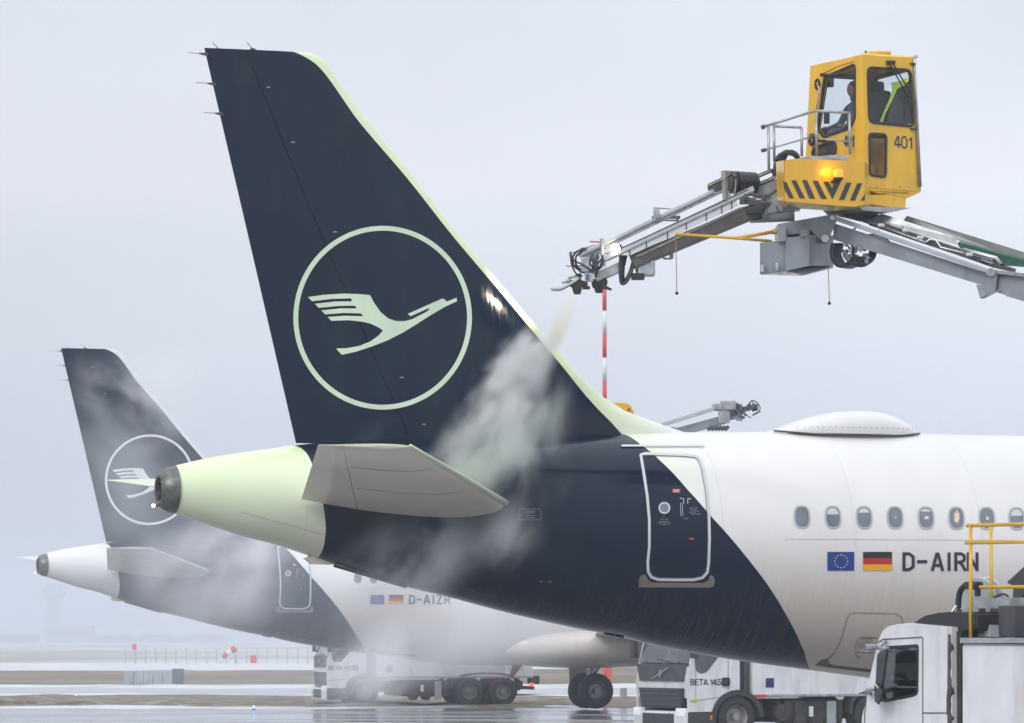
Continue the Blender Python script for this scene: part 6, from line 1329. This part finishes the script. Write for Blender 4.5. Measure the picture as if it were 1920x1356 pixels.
# tower and buildings in the murk
DT = 2900
tw = empty('control_tower', ground_at(101, DT), 0, label='ghostly control tower far off in the haze at the left', cat='tower')
x = P(101, 1100, DT).x; zt = P(101, 1093, DT).z; bm = NB(); cyl(bm, (x, DT, 0), (x, DT, zt - 11), 5.4, 4.6, 16); obj('shaft', bm, M['far'], tw, True, world=True)
bm = NB(); lathe(bm, (x, DT, zt - 12), (0, 0, 1), [(0, 5), (3, 8.6), (8, 9), (8.6, 7), (11.5, 6.4), (12, 0)], 20); obj('cab', bm, M['far'], tw, world=True)
for px0, px1_, pyt, D, lb in ((92, 175, 1172, 2700, 'dim blocky terminal building beside the haze-covered tower'), (175, 420, 1190, 2600, 'long low hangar fading into haze behind the fence'), (0, 70, 1190, 2500, 'faint low shed at the far left')):
    a, b_ = P(px0, 1200, D).x, P(px1_, 1200, D).x; z = P(px0, pyt, D).z; o = empty('far_building', ((a + b_) / 2, D, 0), 0, label=lb, cat='building')
    bm = NB(); box(bm, ((a + b_) / 2, D, z / 2), (b_ - a, 20, z)); obj('wall', bm, M['far'], o, world=True); bm = NB(); box(bm, ((a + b_) / 2, D, z + .2), (b_ - a + .6, 20.6, .4)); obj('roof', bm, M['farw'], o, world=True)
    for k in range(6): xx = a + (b_ - a) * (k + .5) / 6; bm = NB(); box(bm, (xx, D - 10.05, z * .55), ((b_ - a) / 10, .1, z * .3)); obj('window', bm, M['dark'], o, world=True)

# ------------------------------------------------------------------ haze and steam
def volume_mat(name, color, dens, noise=None, soft=1.0, aniso=.2, rate=1.0, size=(1, 1, 1)):
    m = bpy.data.materials.new(name); m.use_nodes = True; t = m.node_tree; t.nodes.clear(); L = t.links.new
    v = N(t, 'ShaderNodeVolumePrincipled'); v.inputs['Color'].default_value = (*color, 1); v.inputs['Density'].default_value = dens; v.inputs['Anisotropy'].default_value = aniso
    o = N(t, 'ShaderNodeOutputMaterial'); L(v.outputs[0], o.inputs['Volume'])
    if noise:
        sc, lo_, hi_, st, sd = noise
        tc = N(t, 'ShaderNodeTexCoord'); ln = N(t, 'ShaderNodeVectorMath', operation='LENGTH'); L(tc.outputs['Object'], ln.inputs[0])
        mp = N(t, 'ShaderNodeMapping'); mp.inputs['Scale'].default_value = [a * b_ for a, b_ in zip(size, st)]; mp.inputs['Location'].default_value = (sd, sd * .7, sd * 1.3)
        L(tc.outputs['Object'], mp.inputs[0])
        def nz(scale, det, dist):
            n = N(t, 'ShaderNodeTexNoise'); n.inputs['Scale'].default_value = scale; n.inputs['Detail'].default_value = det; n.inputs['Roughness'].default_value = .55; n.inputs['Distortion'].default_value = dist; L(mp.outputs[0], n.inputs[0]); return n.outputs[0]
        n1 = nz(sc, 5, .15); n2 = nz(sc * .6, 2.5, .1)
        w1 = N(t, 'ShaderNodeMath', operation='MULTIPLY_ADD'); L(n2, w1.inputs[0]); w1.inputs[1].default_value = -1.1; w1.inputs[2].default_value = .62
        w2 = N(t, 'ShaderNodeMath', operation='ADD'); L(ln.outputs['Value'], w2.inputs[0]); L(w1.outputs[0], w2.inputs[1])
        w3 = N(t, 'ShaderNodeMath', operation='MAXIMUM'); L(w2.outputs[0], w3.inputs[0]); L(ln.outputs['Value'], w3.inputs[1])
        fo_ = N(t, 'ShaderNodeMapRange', interpolation_type='SMOOTHSTEP'); fo_.inputs[1].default_value = 1.0; fo_.inputs[2].default_value = 1.0 - soft; fo_.inputs[3].default_value = 0; fo_.inputs[4].default_value = 1; L(w3.outputs[0], fo_.inputs[0])
        r = N(t, 'ShaderNodeMapRange', interpolation_type='SMOOTHSTEP'); r.inputs[1].default_value = lo_; r.inputs[2].default_value = hi_; L(n1, r.inputs[0])
        m1 = N(t, 'ShaderNodeMath', operation='MULTIPLY'); L(fo_.outputs[0], m1.inputs[0]); L(r.outputs[0], m1.inputs[1])
        m2 = N(t, 'ShaderNodeMath', operation='MULTIPLY'); L(m1.outputs[0], m2.inputs[0]); m2.inputs[1].default_value = dens; L(m2.outputs[0], v.inputs['Density'])
    try: m.cycles.volume_step_rate = rate
    except Exception: m.volume_step_rate = rate
    return m
bm = NB(); bmesh.ops.create_cube(bm, size=1); hz_ = obj('haze', bm, volume_mat('haze_air', (.74, .79, .88), .0007, aniso=0), None); hz_.location = (0, 1470, 22.9); hz_.scale = (3200, 3120, 48); tag(hz_, 'pale winter haze filling the air', 'haze', kind='stuff')
def puff(c, ax, rl, rw, rh, m, name, label, roll=0):
    bm = NB(); bmesh.ops.create_icosphere(bm, subdivisions=3, radius=1.0); o = obj(name, bm, m, None); o.location = c
    o.rotation_euler = basis(Vector(ax)).to_euler(); o.scale = (rl, rw, rh); tag(o, label, 'steam', kind='stuff'); return o
DS = 61.6
def blob(x0, y0, x1, y1, wpx, D, depth, dens, col=(.9, .92, .93), noise=(1.0, .40, .66, (1, 1, 1), 0), soft=.8, name='steam', label='', rate=1.0):
    a, b_ = P(x0, y0, D), P(x1, y1, D); c = (a + b_) / 2; L_ = (b_ - a).length / 2; s = D / FPX
    return puff(c, b_ - a, L_, depth, wpx * s / 2, volume_mat(name + '_vol', col, dens, noise, soft, rate=rate, size=(L_, depth, wpx * s / 2)), name, label)
W1, W2 = (.96, .97, .98), (.91, .97, .93)
blob(1086, 520, 1012, 710, 56, 62.4, .25, 9.0, (.99, .99, .88), (1.8, .05, .6, (.3, .3, 1), 1), .8, 'spray_jet', 'pale yellow-green spray jet from the boom nozzle to the fin edge', 1.0)
blob(1062, 590, 870, 810, 150, 62.2, .5, 14.0, W1, (1.7, .36, .64, (.6, .35, 1), 3), .95, 'steam_plume', 'dense white steam bursting off the fin where the jet hits', .8)
blob(1030, 640, 820, 930, 240, 61.6, .7, 8.0, W1, (1.4, .37, .66, (.7, .35, 1), 9), 1.0, 'steam_plume', 'billowing steam plume halfway down the fin root', .8)
blob(980, 740, 840, 1020, 240, 61.2, .7, 5.0, W2, (1.4, .36, .68, (.7, .35, 1), 8), 1.0, 'falling_steam', 'greenish steam falling from the fin root past the tailplane', .8)
blob(1050, 640, 1000, 990, 170, 61.9, .45, 3.4, W2, (1.8, .34, .68, (.5, .4, 1), 5), 1.0, 'spray_curtain', 'thin curtain of spray hanging along the fin front', .8)
blob(1030, 900, 860, 1120, 200, 60.0, .7, 2.4, W1, (1.1, .38, .70, (.6, .4, 1), 18), 1.0, 'steam_wisp', 'pale wisp curling below the tailplane tip', .8)
blob(980, 940, 560, 1180, 270, 59.4, 1.0, 1.9, (.93, .95, .97), (.8, .38, .70, (.7, .4, 1), 12), 1.0, 'belly_mist', 'wisps of mist drifting in front of the dark rear belly', .8)
blob(900, 800, 560, 850, 130, 62.4, 1.0, 1.4, W2, (.9, .40, .68, (.6, .25, 1), 15), 1.0, 'root_mist', 'faint mist trailing back along the fin root', .9)
# drifting clouds between the two airliners
blob(640, 900, 230, 1140, 380, 80, 5.5, .60, (.96, .97, 1), (.6, .43, .62, (.8, .3, 1), 21), 1.0, 'drifting_steam', 'broad bank of steam drifting between the two airliners', 1.0)
blob(430, 800, 100, 640, 330, 88, 5.0, .55, (.95, .97, 1), (.7, .41, .62, (.8, .3, 1), 33), 1.0, 'drifting_steam', 'thin high veil of steam over the smaller fin', 1.0)
blob(900, 1170, 560, 1340, 260, 100, 6.0, .26, (.96, .97, 1), (.55, .42, .62, (.8, .3, 1), 45), 1.0, 'drifting_steam', 'low steam rolling over the distant truck', 1.0)
blob(330, 1060, 60, 720, 280, 95, 5.0, .22, (.95, .97, 1), (.45, .36, .66, (.8, .4, 1), 51), 1.0, 'drifting_steam', 'faint steam in front of the smaller ring emblem', 1.0)
blob(1250, 1080, 620, 1240, 260, 96, 5.0, .26, (.95, .97, 1), (.4, .36, .62, (.8, .4, 1), 63), .9, 'drifting_steam', 'thin steam along the farther white fuselage', 1.0)
blob(1250, 1040, -420, 1040, 900, 104, 9.0, .034, (.86, .90, .96), (.12, .0, .5, (1, 1, 1), 71), 1.0, 'fog_bank', 'thin fog lying between the two airliners at the left', 1.0)
